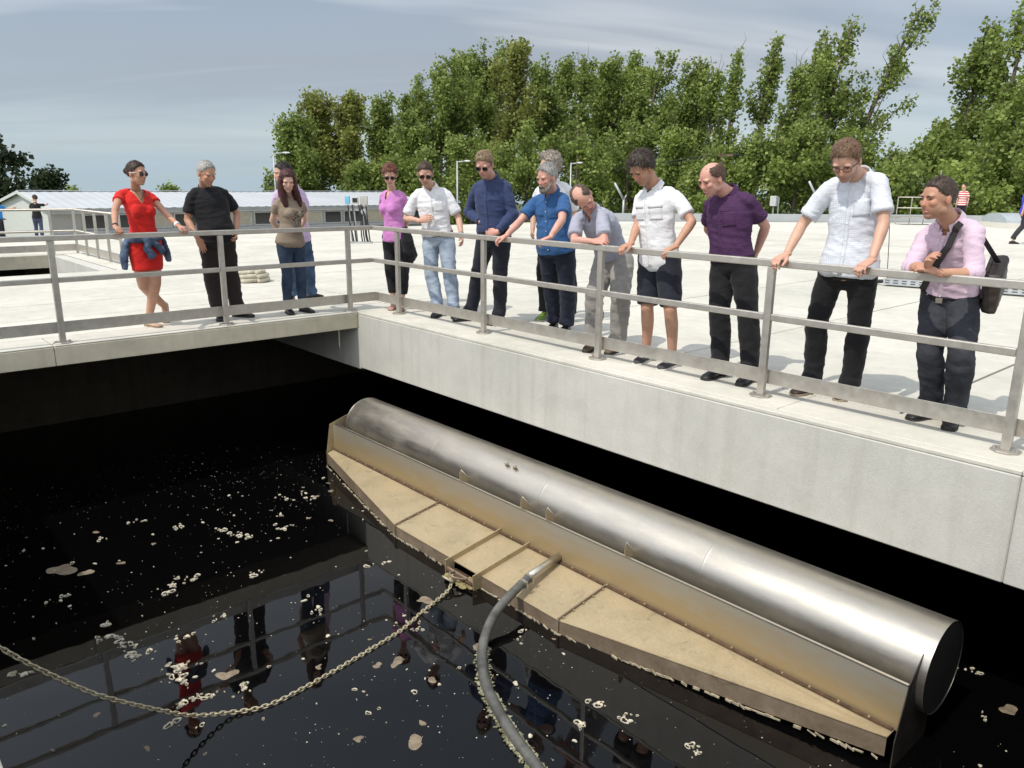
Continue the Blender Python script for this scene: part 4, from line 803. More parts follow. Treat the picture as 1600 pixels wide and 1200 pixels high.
    if T.get('placket'):
        c_ = spine((max(t0, -.05) + .88) / 2) ; L_ = np.linalg.norm(spine(.9) - spine(max(t0 + .03, -.1)))
        part('placket', patch(bv_t, lerp(spine(max(t0 + .03, -.1)), spine(.9), .5), latS, up, fwd, .032, L_, .003, 3, 22).mesh('placket', None, True), tm, to)
        for q in range(6):
            p = lerp(spine(max(t0 + .06, -.06)), spine(.86), q / 5); loc, n_, ix, ds = bv_t.ray_cast(Vector(p + fwd * .4), Vector(-fwd), .6)
            if loc is not None: part('button', Geo().ell(np.array(loc) + fwd * .005, [latS * .0055, fwd * .002, up * .0055], 8, 6).mesh('button', None, True), T.get('bmat', M('button_white', (.75, .74, .72), .4)), to)
    for (a, t_) in T.get('pockets', []):
        c_ = spine(t_) + latS * a
        po_ = part('pocket', patch(bv_t, c_, latS, up, fwd, .105, .115, .0035).mesh('pocket', None, True), tm, to)
        if T.get('flaps'): part('pocket_flap', patch(bv_t, c_ + up * .062, latS, up, fwd, .112, .04, .007, 5, 3).mesh('pocket_flap', None, True), tm, po_)
    # sleeve cuffs
    if T.get('cuff') or sl_ < 1.2:
        for s in 'RL':
            P_ = armpath(s, sl_ - .10, sl_ + .02); part('cuff', Geo().tube([p - up * .012 * (1 - min(1, f * 2)) for p, f in P_], [ra(f) * 1.0 + infl * .35 + (.0125 * loose + .002 if sl_ < 1.2 else .010) for _, f in P_], n=24).mesh('cuff', None, True), tm, to)
    # ---- lower garment
    B = S.get('bottom')
    if B:
        bg2 = Geo(); wt_ = B.get('waist', .12 if t0 > .05 else .03); torso(bg2, -.15, wt_, B.get('infl', .010), 1.03); f1 = B.get('len', 1.93); w0, w1, w2 = B.get('w', (.014, .012, .026))
        for s in 'RL':
            P_ = legpath(s, 0, f1); nP = len(P_)
            bg2.tube([p - fwd * .004 for p, _ in P_], [rl(f) + np.interp(f, [0, 1, 2], [w0, w1, w2]) for _, f in P_], n=20); bg2.sph(J['h' + s], rl(0) + w0 + .002, 14, 10); (bg2.sph(J['k' + s], rl(1) + w1, 14, 10) if f1 > 1.2 else None)
            if f1 > 1.8: bg2.tube([lerp(J['k' + s], J['a' + s], .86) , lerp(J['k' + s], J['a' + s], .99) + unit([*(J['t' + s] - J['a' + s])[:2], 0]) * .012], [rl(1.85) + w2, rl(1.9) + w2 + .010], n=18)
        bg2.tube([hm - up * .10 * g + latH * .05, hm - up * .10 * g - latH * .05], [.06 * g, .06 * g], n=12)
        bme = remesh(bg2, .0105 * vox, 5); wrinkle(bme, 1.4 * B.get('wr', .005), S.get('seed', 1) + 3, freq=6.5, stretch=2.2)
        bo = part(B['name'], bme, B['mat']); bv_b = bvh_of(bme)
        if B.get('belt'):
            bt = Geo(); p0, p1 = spine(wt_ - .045), spine(wt_ + .005); w = np.interp(wt_ - .02, [p[0] for p in prof], [p[1] for p in prof]) * g * bl * 1.03 + .020; d = np.interp(wt_ - .02, [p[0] for p in prof], [p[2] for p in prof]) * g * (bl * .5 + .5) * 1.03 + .020
            bb = belly * math.exp(-((wt_ - .02 - .24) / .2) ** 2); bt.tube([p0 + fwd * bb * .6, p1 + fwd * bb * .6], [(w, d + bb * .6)] * 2, lat=[latH] * 2, n=32); blt = part('belt', bt.mesh('belt', None, False), B['belt'], bo)
            part('buckle', Geo().obox(lerp(p0, p1, .5) + fwd * (d + bb * 1.2 + .003), latH * .022, up * .018, fwd * .004).mesh('buckle'), m_plate, blt)
    # ---- shoes
    X = S.get('shoe', {}); sm2 = X.get('mat', M('shoe_black', (.018, .017, .017), .4, var=.2)); so = X.get('sole', M('sole_dark', (.03, .028, .026), .7))
    for s in 'RL':
        a, tt_ = J['a' + s], J['t' + s]; d = tt_ - a; flat = not (s in S.get('tiptoe', ''))
        if flat: d = unit([d[0], d[1], 0]); upv = Z; org = np.array([a[0], a[1], 0.0])
        else: d = unit(d); upv = unit(np.cross(np.cross(d, Z), d)); upv = unit(Z - d * (Z @ d)); org = a - upv * .085
        side = np.cross(upv, d); sg = Geo(); V = []; k = g * (.92 if fem else 1.0); low = X.get('low', 0)
        sec = [(-.075, .020, .05), (-.066, .032, .072 - low * .02), (-.03, .036, .082 - low * .035), (.02, .038, .088 - low * .045), (.07, .041, .074 - low * .03), (.12, .046, .056 - low * .012), (.16, .045, .045), (.19, .036, .036), (.205, .016, .026)]
        n = 14
        for x, w, hh in sec:
            for q in range(n):
                th = 2 * math.pi * q / n; c, s2 = math.cos(th), math.sin(th); yy = math.copysign(abs(c) ** .75, c) * w; zz = .012 + (hh - .012) * (.5 + .5 * math.copysign(abs(s2) ** .7, s2)); V.append(org + (d * x + side * yy) * k + upv * zz * k)
        m2 = len(sec); F = [(i * n + q, i * n + (q + 1) % n, (i + 1) * n + (q + 1) % n, (i + 1) * n + q) for i in range(m2 - 1) for q in range(n)] + [tuple(range(n - 1, -1, -1)), tuple((m2 - 1) * n + q for q in range(n))]
        so_ = part('shoe', Geo().add(V, F).mesh('shoe', None, True), sm2)
        out = [(x, w + .004) for x, w, _ in sec]; V = []
        poly = [(x, w) for x, w in out] + [(x, -w) for x, w in out[::-1]]
        for zz in (.0, .017): V += [org + (d * x + side * y) * k + upv * zz * k for x, y in poly]
        L2 = len(poly); part('sole', Geo().add(V, [tuple(range(L2)), tuple(range(2 * L2 - 1, L2 - 1, -1))] + [(i, L2 + i, L2 + (i + 1) % L2, (i + 1) % L2) for i in range(L2)]).mesh('sole'), so, so_)
        if X.get('laces'):
            for q in range(4): 
                c = org + d * (.05 + .022 * q) * k + upv * (.084 - .010 * q) * k; part('lace', Geo().tube([c - side * .022, c + upv * .004, c + side * .022], .004, n=6).mesh('lace', None, True), X['laces'], so_)
    ctx = dict(root=root, off=off, part=part, spine=spine, fwd=fwd, up=up, latS=latS, latH=latH, hm=hm, N=N_, J=J, g=g, bvh=bv_t, armpath=armpath, ra=ra, hp=hp_, nr=nr)
    return ctx

JOINTS = {
'red':dict(H=(-0.226,-2.610,1.598),N=(-0.365,-2.588,1.440),sR=(-0.404,-2.760,1.411),sL=(-0.436,-2.425,1.398),eR=(-0.209,-2.861,1.227),wR=(-0.009,-2.925,1.092),eL=(-0.246,-2.347,1.192),wL=(-0.023,-2.311,1.082),P=(-0.344,-2.566,0.895),kR=(-0.350,-2.621,0.451),aR=(-0.537,-2.368,0.191),tR=(-0.436,-2.410,0.032),kL=(-0.301,-2.511,0.467),aL=(-0.424,-2.576,0.086),tL=(-0.245,-2.515,0.026),hR=(-0.338,-2.651,0.865),hL=(-0.355,-2.478,0.875)),
'black':dict(H=(-0.210,-1.907,1.608),N=(-0.369,-1.863,1.459),sR=(-0.326,-2.043,1.419),sL=(-0.305,-1.683,1.432),eR=(-0.368,-2.091,1.122),wR=(-0.188,-2.065,0.933),eL=(-0.377,-1.534,1.175),wL=(-0.213,-1.625,0.992),P=(-0.299,-1.819,0.876),kR=(-0.341,-1.888,0.506),aR=(-0.403,-1.813,0.088),tR=(-0.216,-1.878,0.028),kL=(-0.354,-1.664,0.495),aL=(-0.442,-1.577,0.086),tL=(-0.275,-1.470,0.028),hR=(-0.307,-1.905,0.931),hL=(-0.294,-1.728,0.917)),
'girl':dict(H=(-0.081,-1.041,1.537),N=(-0.189,-0.975,1.371),sR=(-0.187,-1.145,1.316),sL=(-0.212,-0.807,1.313),eR=(-0.364,-1.124,1.094),wR=(-0.443,-0.970,0.915),eL=(-0.373,-0.695,1.106),wL=(-0.502,-0.760,0.904),P=(-0.162,-1.009,0.827),kR=(-0.217,-1.043,0.478),aR=(-0.309,-1.017,0.086),tR=(-0.126,-1.055,0.026),kL=(-0.226,-0.866,0.479),aL=(-0.300,-0.821,0.084),tL=(-0.120,-0.775,0.027),hR=(-0.153,-1.093,0.874),hL=(-0.179,-0.928,0.875)),
'hidden':dict(H=(-0.797,-0.742,1.627),N=(-0.854,-0.615,1.453),sR=(-0.901,-0.797,1.413),sL=(-0.908,-0.437,1.412),eR=(-1.075,-0.742,1.175),wR=(-1.167,-0.579,0.992),eL=(-1.028,-0.344,1.148),wL=(-0.923,-0.483,0.952),P=(-0.847,-0.573,0.865),kR=(-1.033,-0.562,0.479),aR=(-1.222,-0.520,0.093),tR=(-1.071,-0.644,0.040),kL=(-1.037,-0.335,0.469),aL=(-1.217,-0.233,0.091),tL=(-1.272,-0.037,0.042),hR=(-0.869,-0.666,0.864),hL=(-0.884,-0.485,0.848)),
'pinkw':dict(H=(0.120,0.201,1.624),N=(0.039,0.274,1.440),sR=(-0.136,0.247,1.398),sL=(0.202,0.335,1.404),eR=(-0.276,0.327,1.153),wR=(-0.325,0.478,0.953),eL=(0.137,0.465,1.148),wL=(-0.006,0.461,0.937),P=(0.074,0.278,0.851),kR=(0.108,0.170,0.491),aR=(0.172,0.161,0.081),tR=(0.311,0.031,0.031),kL=(0.295,0.235,0.495),aL=(0.295,0.204,0.082),tL=(0.447,0.090,0.032),hR=(-0.014,0.264,0.879),hL=(0.156,0.310,0.881)),
'white':dict(H=(0.839,0.210,1.638),N=(0.761,0.342,1.474),sR=(0.644,0.195,1.423),sL=(0.894,0.488,1.443),eR=(0.554,0.127,1.129),wR=(0.819,0.140,1.112),eL=(0.988,0.576,1.142),wL=(1.152,0.490,0.950),P=(0.811,0.397,0.889),kR=(0.788,0.309,0.474),aR=(0.957,0.282,0.084),tR=(1.077,0.123,0.030),kL=(1.017,0.416,0.495),aL=(1.133,0.385,0.086),tL=(1.302,0.279,0.029),hR=(0.724,0.361,0.903),hL=(0.867,0.476,0.901)),
'navy':dict(H=(1.884,0.229,1.727),N=(1.803,0.396,1.584),sR=(1.647,0.292,1.515),sL=(1.988,0.461,1.539),eR=(1.511,0.319,1.227),wR=(1.770,0.279,1.134),eL=(2.037,0.494,1.213),wL=(2.027,0.279,1.037),P=(1.827,0.397,0.964),kR=(1.581,0.374,0.530),aR=(1.446,0.382,0.094),tR=(1.390,0.178,0.027),kL=(1.852,0.476,0.534),aL=(1.785,0.530,0.089),tL=(1.834,0.327,0.031),hR=(1.726,0.392,0.965),hL=(1.909,0.450,0.984)),
'blue':dict(H=(2.746,0.313,1.598),N=(2.663,0.462,1.456),sR=(2.496,0.391,1.396),sL=(2.852,0.473,1.419),eR=(2.473,0.208,1.173),wR=(2.508,-0.007,1.038),eL=(2.980,0.294,1.202),wL=(3.043,0.080,1.049),P=(2.695,0.503,0.885),kR=(2.531,0.600,0.494),aR=(2.470,0.732,0.088),tR=(2.565,0.561,0.035),kL=(2.755,0.629,0.496),aL=(2.659,0.731,0.086),tL=(2.757,0.562,0.035),hR=(2.601,0.495,0.907),hL=(2.773,0.550,0.918)),
'curly':dict(H=(2.187,0.882,1.711),N=(2.099,1.012,1.547),sR=(1.919,0.983,1.487),sL=(2.267,1.102,1.519),eR=(1.758,1.070,1.237),wR=(1.875,0.945,1.029),eL=(2.232,1.243,1.248),wL=(2.351,1.106,1.048),P=(2.122,1.050,0.953),kR=(1.924,1.069,0.541),aR=(1.928,1.120,0.095),tR=(1.998,0.932,0.030),kL=(2.258,1.166,0.538),aL=(2.225,1.235,0.093),tL=(2.322,1.062,0.036),hR=(2.025,1.042,0.970),hL=(2.193,1.118,0.972)),
'polo':dict(H=(3.472,0.061,1.418),N=(3.427,0.240,1.294),sR=(3.255,0.192,1.247),sL=(3.610,0.190,1.288),eR=(3.409,0.027,1.041),wR=(3.671,-0.011,1.052),eL=(3.753,0.054,1.055),wL=(3.495,0.060,1.021),P=(3.457,0.514,0.801),kR=(3.473,0.252,0.517),aR=(3.445,0.286,0.089),tR=(3.525,0.106,0.027),kL=(3.717,0.345,0.519),aL=(3.659,0.393,0.093),tL=(3.710,0.204,0.029),hR=(3.362,0.524,0.830),hL=(3.536,0.558,0.843)),
'shorts':dict(H=(4.109,0.095,1.670),N=(4.123,0.255,1.511),sR=(3.934,0.293,1.464),sL=(4.305,0.316,1.485),eR=(4.015,0.181,1.207),wR=(4.108,-0.012,1.058),eL=(4.511,0.276,1.247),wL=(4.503,0.078,1.053),P=(4.198,0.263,0.885),kR=(4.182,0.161,0.505),aR=(4.109,0.267,0.088),tR=(4.165,0.072,0.027),kL=(4.422,0.171,0.514),aL=(4.401,0.263,0.088),tL=(4.429,0.061,0.025),hR=(4.105,0.271,0.924),hL=(4.290,0.275,0.921)),
'purple':dict(H=(4.760,0.157,1.584),N=(4.799,0.346,1.470),sR=(4.620,0.345,1.423),sL=(4.985,0.334,1.460),eR=(4.516,0.502,1.182),wR=(4.690,0.585,0.998),eL=(5.039,0.526,1.227),wL=(4.919,0.625,1.011),P=(4.854,0.385,0.900),kR=(4.830,0.281,0.519),aR=(4.882,0.265,0.089),tR=(4.876,0.063,0.025),kL=(5.065,0.334,0.519),aL=(5.136,0.311,0.089),tL=(5.176,0.114,0.026),hR=(4.762,0.398,0.933),hL=(4.945,0.386,0.935)),
'tall':dict(H=(5.841,0.117,1.708),N=(5.852,0.325,1.594),sR=(5.660,0.254,1.568),sL=(6.037,0.249,1.609),eR=(5.517,0.210,1.268),wR=(5.526,0.018,1.068),eL=(6.118,0.179,1.309),wL=(6.131,0.033,1.072),P=(5.860,0.280,0.958),kR=(5.644,0.328,0.547),aR=(5.632,0.397,0.092),tR=(5.593,0.185,0.025),kL=(5.934,0.402,0.543),aL=(5.871,0.505,0.094),tL=(5.892,0.295,0.029),hR=(5.761,0.286,0.990),hL=(5.950,0.319,0.995)),
'pink':dict(H=(6.475,0.081,1.472),N=(6.514,0.243,1.329),sR=(6.346,0.285,1.270),sL=(6.686,0.188,1.316),eR=(6.359,0.103,1.036),wR=(6.530,-0.080,1.067),eL=(6.726,0.133,1.026),wL=(6.588,-0.071,1.037),P=(6.490,0.506,0.847),kR=(6.494,0.248,0.477),aR=(6.499,0.394,0.084),tR=(6.439,0.205,0.028),kL=(6.689,0.229,0.490),aL=(6.666,0.348,0.088),tL=(6.708,0.154,0.025),hR=(6.401,0.499,0.814),hL=(6.578,0.474,0.823)),
}
m_black_c = cloth('black', (.013, .013, .015)); m_white_c = cloth('white', (.74, .74, .76), var=.03)
m_navyp = cloth('navy_trousers', (.020, .022, .032)); m_blackp = cloth('black_trousers', (.014, .014, .016)); m_charc = cloth('charcoal', (.035, .036, .042), var=.2, scale=5)
m_dkbrown = cloth('dark_brown', (.026, .021, .019))
LJ = (.30, .36, .45)
shoe_tan = dict(mat=M('shoe_beige', (.48, .35, .25), .5), sole=M('sole_tan', (.3, .22, .15), .7), low=.9)
shoe_grey = dict(mat=M('shoe_canvas', (.05, .05, .055), .8), sole=M('sole_white', (.62, .60, .55), .7), laces=M('lace_white', (.7, .7, .7), .8), low=.3)
shoe_brown = dict(mat=M('shoe_brown', (.10, .07, .045), .55, var=.4), sole=M('sole_dark', (.03, .028, .026), .7))
shoe_neon = dict(mat=M('shoe_neon', (.45, .75, .06), .5, var=.5, col2=(.05, .06, .04), scale=30), sole=M('sole_grey', (.35, .35, .33), .7), laces=M('lace_neon', (.6, .9, .1), .6))
shoe_dkbrown = dict(mat=M('shoe_dark_brown', (.035, .02, .016), .5), sole=M('sole_tan2', (.33, .27, .2), .7), low=.3)
# printed taupe T-shirt: dark curling figure on the wearer's left front
def print_tee():
    m, t, b, N, L = nodes('cloth_taupe_print'); g = N('ShaderNodeTexCoord'); s = N('ShaderNodeMapping'); L(g.outputs['Object'], s.inputs[0])
    w = N('ShaderNodeTexNoise', Scale=16, Detail=1.5, Distortion=1.6); L(s.outputs[0], w.inputs['Vector'])
    a = N('ShaderNodeMath', operation='SUBTRACT'); L(w.outputs['Fac'], a.inputs[0]); a.inputs[1].default_value = .5; ab = N('ShaderNodeMath', operation='ABSOLUTE'); L(a.outputs[0], ab.inputs[0]); lt = N('ShaderNodeMath', operation='LESS_THAN'); L(ab.outputs[0], lt.inputs[0]); lt.inputs[1].default_value = .032
    sp_ = N('ShaderNodeVectorMath', operation='DISTANCE'); L(g.outputs['Object'], sp_.inputs[0]); sp_.inputs[1].default_value = (.20, .03, 1.10); l2 = N('ShaderNodeMath', operation='LESS_THAN'); L(sp_.outputs['Value'], l2.inputs[0]); l2.inputs[1].default_value = .145
    ml = N('ShaderNodeMath', operation='MULTIPLY'); L(lt.outputs[0], ml.inputs[0]); L(l2.outputs[0], ml.inputs[1])
    mixn = N('ShaderNodeMix', data_type='RGBA'); L(ml.outputs[0], mixn.inputs[0]); mixn.inputs[6].default_value = (.27, .215, .165, 1); mixn.inputs[7].default_value = (.03, .025, .02, 1); L(mixn.outputs[2], b.inputs['Base Color']); b.inputs['Roughness'].default_value = .85; b.inputs['Specular IOR Level'].default_value = .2
    return folds(m)
OUTV = (0, -1, -.25); OUTU = (1, 0, -.25)
PEOPLE = {}
def P(key, **S):
    PEOPLE[key] = person(JOINTS[key], S); return PEOPLE[key]

c = P('red', label='woman in a red dress and sunglasses with a denim jacket tied round her hips', h=1.70, fem=1, skin='tan', face=(.32, .94, -.06), hair=('dkbrown', (.035, .018, .012)), hairstyle='sleek', glasses='sun', whiteframe=1, legs=1, seed=2, tiptoe='R',
  top=dict(name='dress', mat=cloth('red', (.60, .022, .018)), sleeve=.38, infl=.008, t0=-.12, skirt=.62, vneck=.14, vw=.5, wr=.004, flare=0, loose=.7), handR=('rail', (.9, .1, -.3)), handL=('rail', (.75, .5, -.3)), shoe=shoe_tan)
g_ = Geo(); sp_, fw_, lt_, up_, hm_ = c['spine'], c['fwd'], c['latH'], c['up'], c['hm']
for t_, a_ in ((.13, 0), (.09, .01)):
    ring_ = [sp_(t_) + lt_ * (.175 * math.cos(a)) + fw_ * (.128 * math.sin(a)) + up_ * (.012 * math.sin(3 * a) + a_) for a in np.linspace(0, 2 * math.pi, 25)]; g_.tube(ring_, .024, n=8)
kn = sp_(.09) + fw_ * .15 - lt_ * .02; g_.ell(kn, [lt_ * .045, fw_ * .03, up_ * .04], 12, 8)
g_.tube([kn, kn + lt_ * -.03 - up_ * .08 + fw_ * .01, kn + lt_ * .02 - up_ * .17 + fw_ * .015], [.028, .034, .04], n=10); g_.tube([kn, kn + lt_ * .09 - up_ * .06, kn + lt_ * .14 - up_ * .13], [.026, .032, .038], n=10)
for sg, ln in ((1, .24), (-1, .27)):
    a0 = sp_(.08) + lt_ * sg * .185 - fw_ * .01; g_.tube([a0, a0 - up_ * ln * .5 + lt_ * sg * .035 - fw_ * .02, a0 - up_ * ln + lt_ * sg * .05 - fw_ * .01], [(.05, .03), (.07, .03), (.035, .02)], lat=[fw_] * 3, n=12)
me = remesh(g_, .011, 2); wrinkle(me, .009, 5, freq=14); c['part']('denim_jacket', me, denim('jacket', (.03, .05, .10), (.15, .20, .30)))
g_ = Geo(); w_, e_ = c['J']['wL'], c['J']['eL']; p0 = lerp(w_, e_, .06); p1 = lerp(w_, e_, .18); g_.tube([p0, p1], .029, n=14); c['part']('wristband', g_.mesh('wristband', None, True), M('wristband_white', (.75, .73, .7), .5))
g_ = Geo(); w_, e_ = c['J']['wR'], c['J']['eR']; g_.tube([lerp(w_, e_, .05), lerp(w_, e_, .10)], .028, n=14); c['part']('bracelet', g_.mesh('bracelet', None, True), M('bracelet_dark', (.03, .02, .02), .5))
nk = c['N'] + fw_ * .0; pts = [nk + c['latS'] * .05 * k_ + fw_ * (.095 - .03 * k_ * k_) - up_ * (.105 - .10 * abs(k_)) for k_ in np.linspace(-1, 1, 11)]; c['part']('necklace', Geo().tube(pts, .0028, n=6).mesh('necklace', None, True), M('necklace_dark', (.06, .035, .02), .4))

c = P('black', label='grey-haired man in a black T-shirt and dark trousers, hand on thigh', h=1.78, build=1.12, belly=.05, skin='tan', face=(.62, .62, -.38), hair=('grey', (.30, .28, .26), (.50, .48, .45)), hairstyle='crop', recede=.1, seed=5,
  top=dict(name='t_shirt', mat=m_black_c, sleeve=.72, infl=.020, t0=-.06, ring=1, wr=.007, loose=1.3), bottom=dict(name='trousers', mat=m_dkbrown, w=(.016, .022, .034), belt=None, wr=.008), handR=('free', (.1, .35, -.93), (-1, 0, -.1), (10, 12, 8)), handL=('hang',))
c = P('girl', label='long-haired woman in a taupe printed T-shirt and blue jeans, hands behind her back', h=1.68, fem=1, skin='light', face=(.92, .12, -.30), hair=('auburn', (.045, .012, .012), (.10, .03, .03)), hairstyle='long', seed=7,
  top=dict(name='t_shirt', mat=print_tee(), sleeve=.45, infl=.007, t0=-.16, vneck=.05, vw=.9, wr=.0045, loose=.9), bottom=dict(name='jeans', mat=denim('dark_blue', (.025, .04, .075), (.06, .09, .15)), w=(.004, .004, .008), len=1.9, wr=.004), shoe=dict(low=0))
c = P('hidden', label='man in a lavender shirt and blue jeans half hidden behind the long-haired woman', h=1.78, skin='fair', face=(.45, -.85, -.1), hair=('black', (.02, .015, .013)), hairstyle='short', seed=8,
  top=dict(name='shirt', mat=cloth('lavender', (.56, .43, .62)), sleeve=.65, infl=.014, t0=-.08, collar=1, wr=.007), bottom=dict(name='jeans', mat=denim('blue', (.03, .06, .13), (.10, .16, .27)), w=(.014, .016, .03), wr=.008))
c = P('pinkw', label='auburn-haired woman in a pink top, sunglasses and black trousers beside the railing corner', h=1.72, fem=1, skin='fair', face=(.90, -.02, -.42), hair=('red_brown', (.10, .03, .02), (.22, .07, .04)), hairstyle='wavy', glasses='sun', seed=9,
  top=dict(name='blouse', mat=cloth('pink', (.55, .215, .50)), sleeve=.5, infl=.006, t0=-.10, vneck=.11, vw=.38, wr=.005, loose=.8), bottom=dict(name='trousers', mat=m_blackp, w=(.008, .008, .012), len=1.72, wr=.005), shoe=dict(mat=M('shoe_pink', (.42, .22, .19), .5), sole=M('sole_tan', (.3, .22, .15), .7), low=.8))
g_ = Geo(); sp_, fw_, lt_, up_, hm_ = c['spine'], c['fwd'], c['latH'], c['up'], c['hm']
a0 = hm_ + lt_ * .17 + fw_ * .02; g_.tube([a0 + up_ * .12, a0 - up_ * .05 + lt_ * .05, a0 - up_ * .22 + lt_ * .08, a0 - up_ * .33 + lt_ * .03], [(.05, .04), (.09, .055), (.105, .05), (.06, .03)], lat=[fw_] * 4, n=14); g_.tube([a0 - up_ * .2, a0 - up_ * .44 - lt_ * .02], [(.06, .03), (.05, .025)], lat=[fw_] * 2, n=12)
me = remesh(g_, .012, 2); wrinkle(me, .010, 6, freq=10); c['part']('jacket', me, m_blackp)
c = P('white', label='man in a white short-sleeved shirt, sunglasses and pale jeans gesturing with one hand', h=1.80, build=1.03, belly=.015, skin='fair', face=(.90, .02, -.40), hair=('brown', (.055, .032, .02)), hairstyle='crop', glasses='sun', seed=11,
  top=dict(name='shirt', mat=m_white_c, sleeve=.80, infl=.016, t0=.09, collar=1, placket=1, pockets=[(.085, .66)], wr=.008, loose=1.5, vneck=.03), bottom=dict(name='jeans', mat=denim('pale', (.26, .33, .44), (.42, .49, .58)), w=(.014, .016, .024), belt=M('belt_brown', (.14, .05, .02), .5), wr=.008),
  handR=('free', (.75, .45, .25), (-.5, .8, -.2), (15, 25, 15)), handL=('hang',))
g_ = Geo(); w_, e_ = c['J']['wL'], c['J']['eL']; g_.tube([lerp(w_, e_, .04), lerp(w_, e_, .13)], .031, n=14); c['part']('wristwatch', g_.mesh('wristwatch', None, True), M('watch_metal', (.35, .33, .3), .3, .9))
c = P('navy', label='tall man in a navy long-sleeved shirt and sunglasses, hands on his stomach', h=1.88, build=1.03, belly=.01, skin='pink', face=(.84, -.30, -.46), hair=('sandy', (.20, .13, .07), (.30, .21, .12)), hairstyle='short', glasses='sun', seed=12,
  top=dict(name='shirt', mat=cloth('navy', (.038, .054, .125)), sleeve=1.90, infl=.016, t0=.085, collar=1, placket=1, bmat=M('button_navy', (.06, .08, .2), .4), wr=.008, cuff=1), bottom=dict(name='trousers', mat=m_navyp, w=(.016, .016, .026), belt=m_black_c, wr=.006),
  handR=('free', (.85, .15, -.05), (-.2, .95, 0), (12, 18, 12)), handL=('free', (-.75, -.35, -.2), (-.2, .95, -.1), (25, 30, 20)))
c = P('blue', label='bearded man in a blue short-sleeved shirt with both hands spread on the rail', h=1.78, build=1.10, belly=.04, skin='pink', face=(.62, -.70, -.30), hair=('silver', (.25, .24, .23), (.42, .41, .39)), hairstyle='short', recede=.18, beard=(.20, .17, .14), seed=14,
  top=dict(name='shirt', mat=cloth('blue', (.035, .105, .26)), sleeve=.72, infl=.016, t0=-.06, collar=1, placket=1, pockets=[(.085, .66)], wr=.007, loose=1.2, vneck=.04), bottom=dict(name='trousers', mat=cloth('dark_navy', (.018, .021, .038)), w=(.018, .02, .03), wr=.008), handR=('rail', (-.55, -.75, -.35)), handL=('rail', (-.45, -.85, -.3)))
c = P('curly', label='grey curly-haired man in a white shirt and neon shoes standing behind the bearded man', h=1.82, skin='fair', face=(.25, -.90, 0), hair=('grey_curly', (.22, .18, .14), (.42, .37, .31)), hairstyle='curly', seed=15,
  top=dict(name='shirt', mat=m_white_c, sleeve=.9, infl=.018, t0=-.10, collar=1, wr=.008), bottom=dict(name='trousers', mat=m_blackp, w=(.016, .016, .026), wr=.006), shoe=shoe_neon)
c = P('polo', label='balding man in a grey polo shirt leaning with folded forearms on the rail', h=1.78, build=1.02, hunch=.05, skin='pink', face=(.55, .45, -.62), hup=(-.25, -.75, .75), hair=('thin_brown', (.09, .06, .045)), hairstyle='balding', seed=16,
  top=dict(name='polo_shirt', mat=cloth('grey', (.36, .37, .45)), sleeve=.78, infl=.016, t0=.08, collar=1, wr=.007, loose=1.4, vneck=.05), bottom=dict(name='trousers', mat=cloth('stone', (.29, .275, .255), var=.12), w=(.022, .028, .036), wr=.010), shoe=shoe_brown, handR=('free', (.95, .05, .08), (.0, .7, -.7), (15, 20, 15)), handL=('free', (-.95, .1, 0), (0, .1, -1.), (15, 20, 15)))
c = P('shorts', label='dark-haired man in a white pocketed shirt and navy shorts leaning on the rail', h=1.82, skin='tan', face=(.45, -.62, -.64), hair=('dark', (.022, .014, .010), (.06, .04, .028)), hairstyle='tousled', legs=1, seed=17,
  top=dict(name='shirt', mat=m_white_c, sleeve=.74, infl=.014, t0=-.17, collar=1, placket=1, pockets=[(.085, .66), (-.085, .66)], flaps=1, wr=.007, loose=1.1, vneck=.03), bottom=dict(name='shorts', mat=m_navyp, w=(.022, .034, .03), len=.93, wr=.006), shoe=shoe_grey, handR=('rail', (-.2, -.95, -.3)), handL=('rail', (-.35, -.9, -.3)))
for s in 'RL':
    a_, k_ = c['J']['a' + s], c['J']['k' + s]; c['part']('sock', Geo().tube([a_ + (0, 0, -.01), lerp(a_, k_, .06)], [.042, .040], n=16).mesh('sock', None, True), M('sock_white', (.7, .7, .7), .9))
c = P('purple', label='balding man in a purple checked shirt with his hands behind his back', h=1.80, build=1.08, belly=.02, skin='pink', face=(.42, -.78, -.42), hair=('brown_short', (.085, .048, .032)), hairstyle='balding', seed=18,
  top=dict(name='shirt', mat=check('purple', (.060, .024, .072), (.12, .06, .135), 60., .14, .55), sleeve=.70, infl=.016, t0=.085, collar=1, placket=1, pockets=[(.085, .66)], bmat=M('button_dark', (.05, .03, .06), .4), wr=.007, loose=1.2), bottom=dict(name='trousers', mat=m_blackp, w=(.018, .02, .03), belt=m_black_c, wr=.006))
c = P('tall', label='tall man in glasses and a pale checked shirt bending over the rail on straight arms', h=1.90, build=.97, hunch=.03, skin='fair', face=(.72, -.25, -.62), hair=('chestnut', (.12, .060, .032), (.20, .115, .065)), hairstyle='short', glasses='clear', stubble=1.0, seed=19,
  top=dict(name='shirt', mat=check('pale', (.68, .70, .75), (.42, .47, .58), 75., .16, .5), sleeve=.76, infl=.018, t0=-.12, collar=1, placket=1, pockets=[(.085, .66)], wr=.007, loose=1.35, vneck=.03), bottom=dict(name='jeans', mat=m_black_c, w=(.010, .014, .028), wr=.007), shoe=shoe_dkbrown, handR=('rail', (-.25, -.9, -.35)), handL=('rail', (-.2, -.95, -.35)))
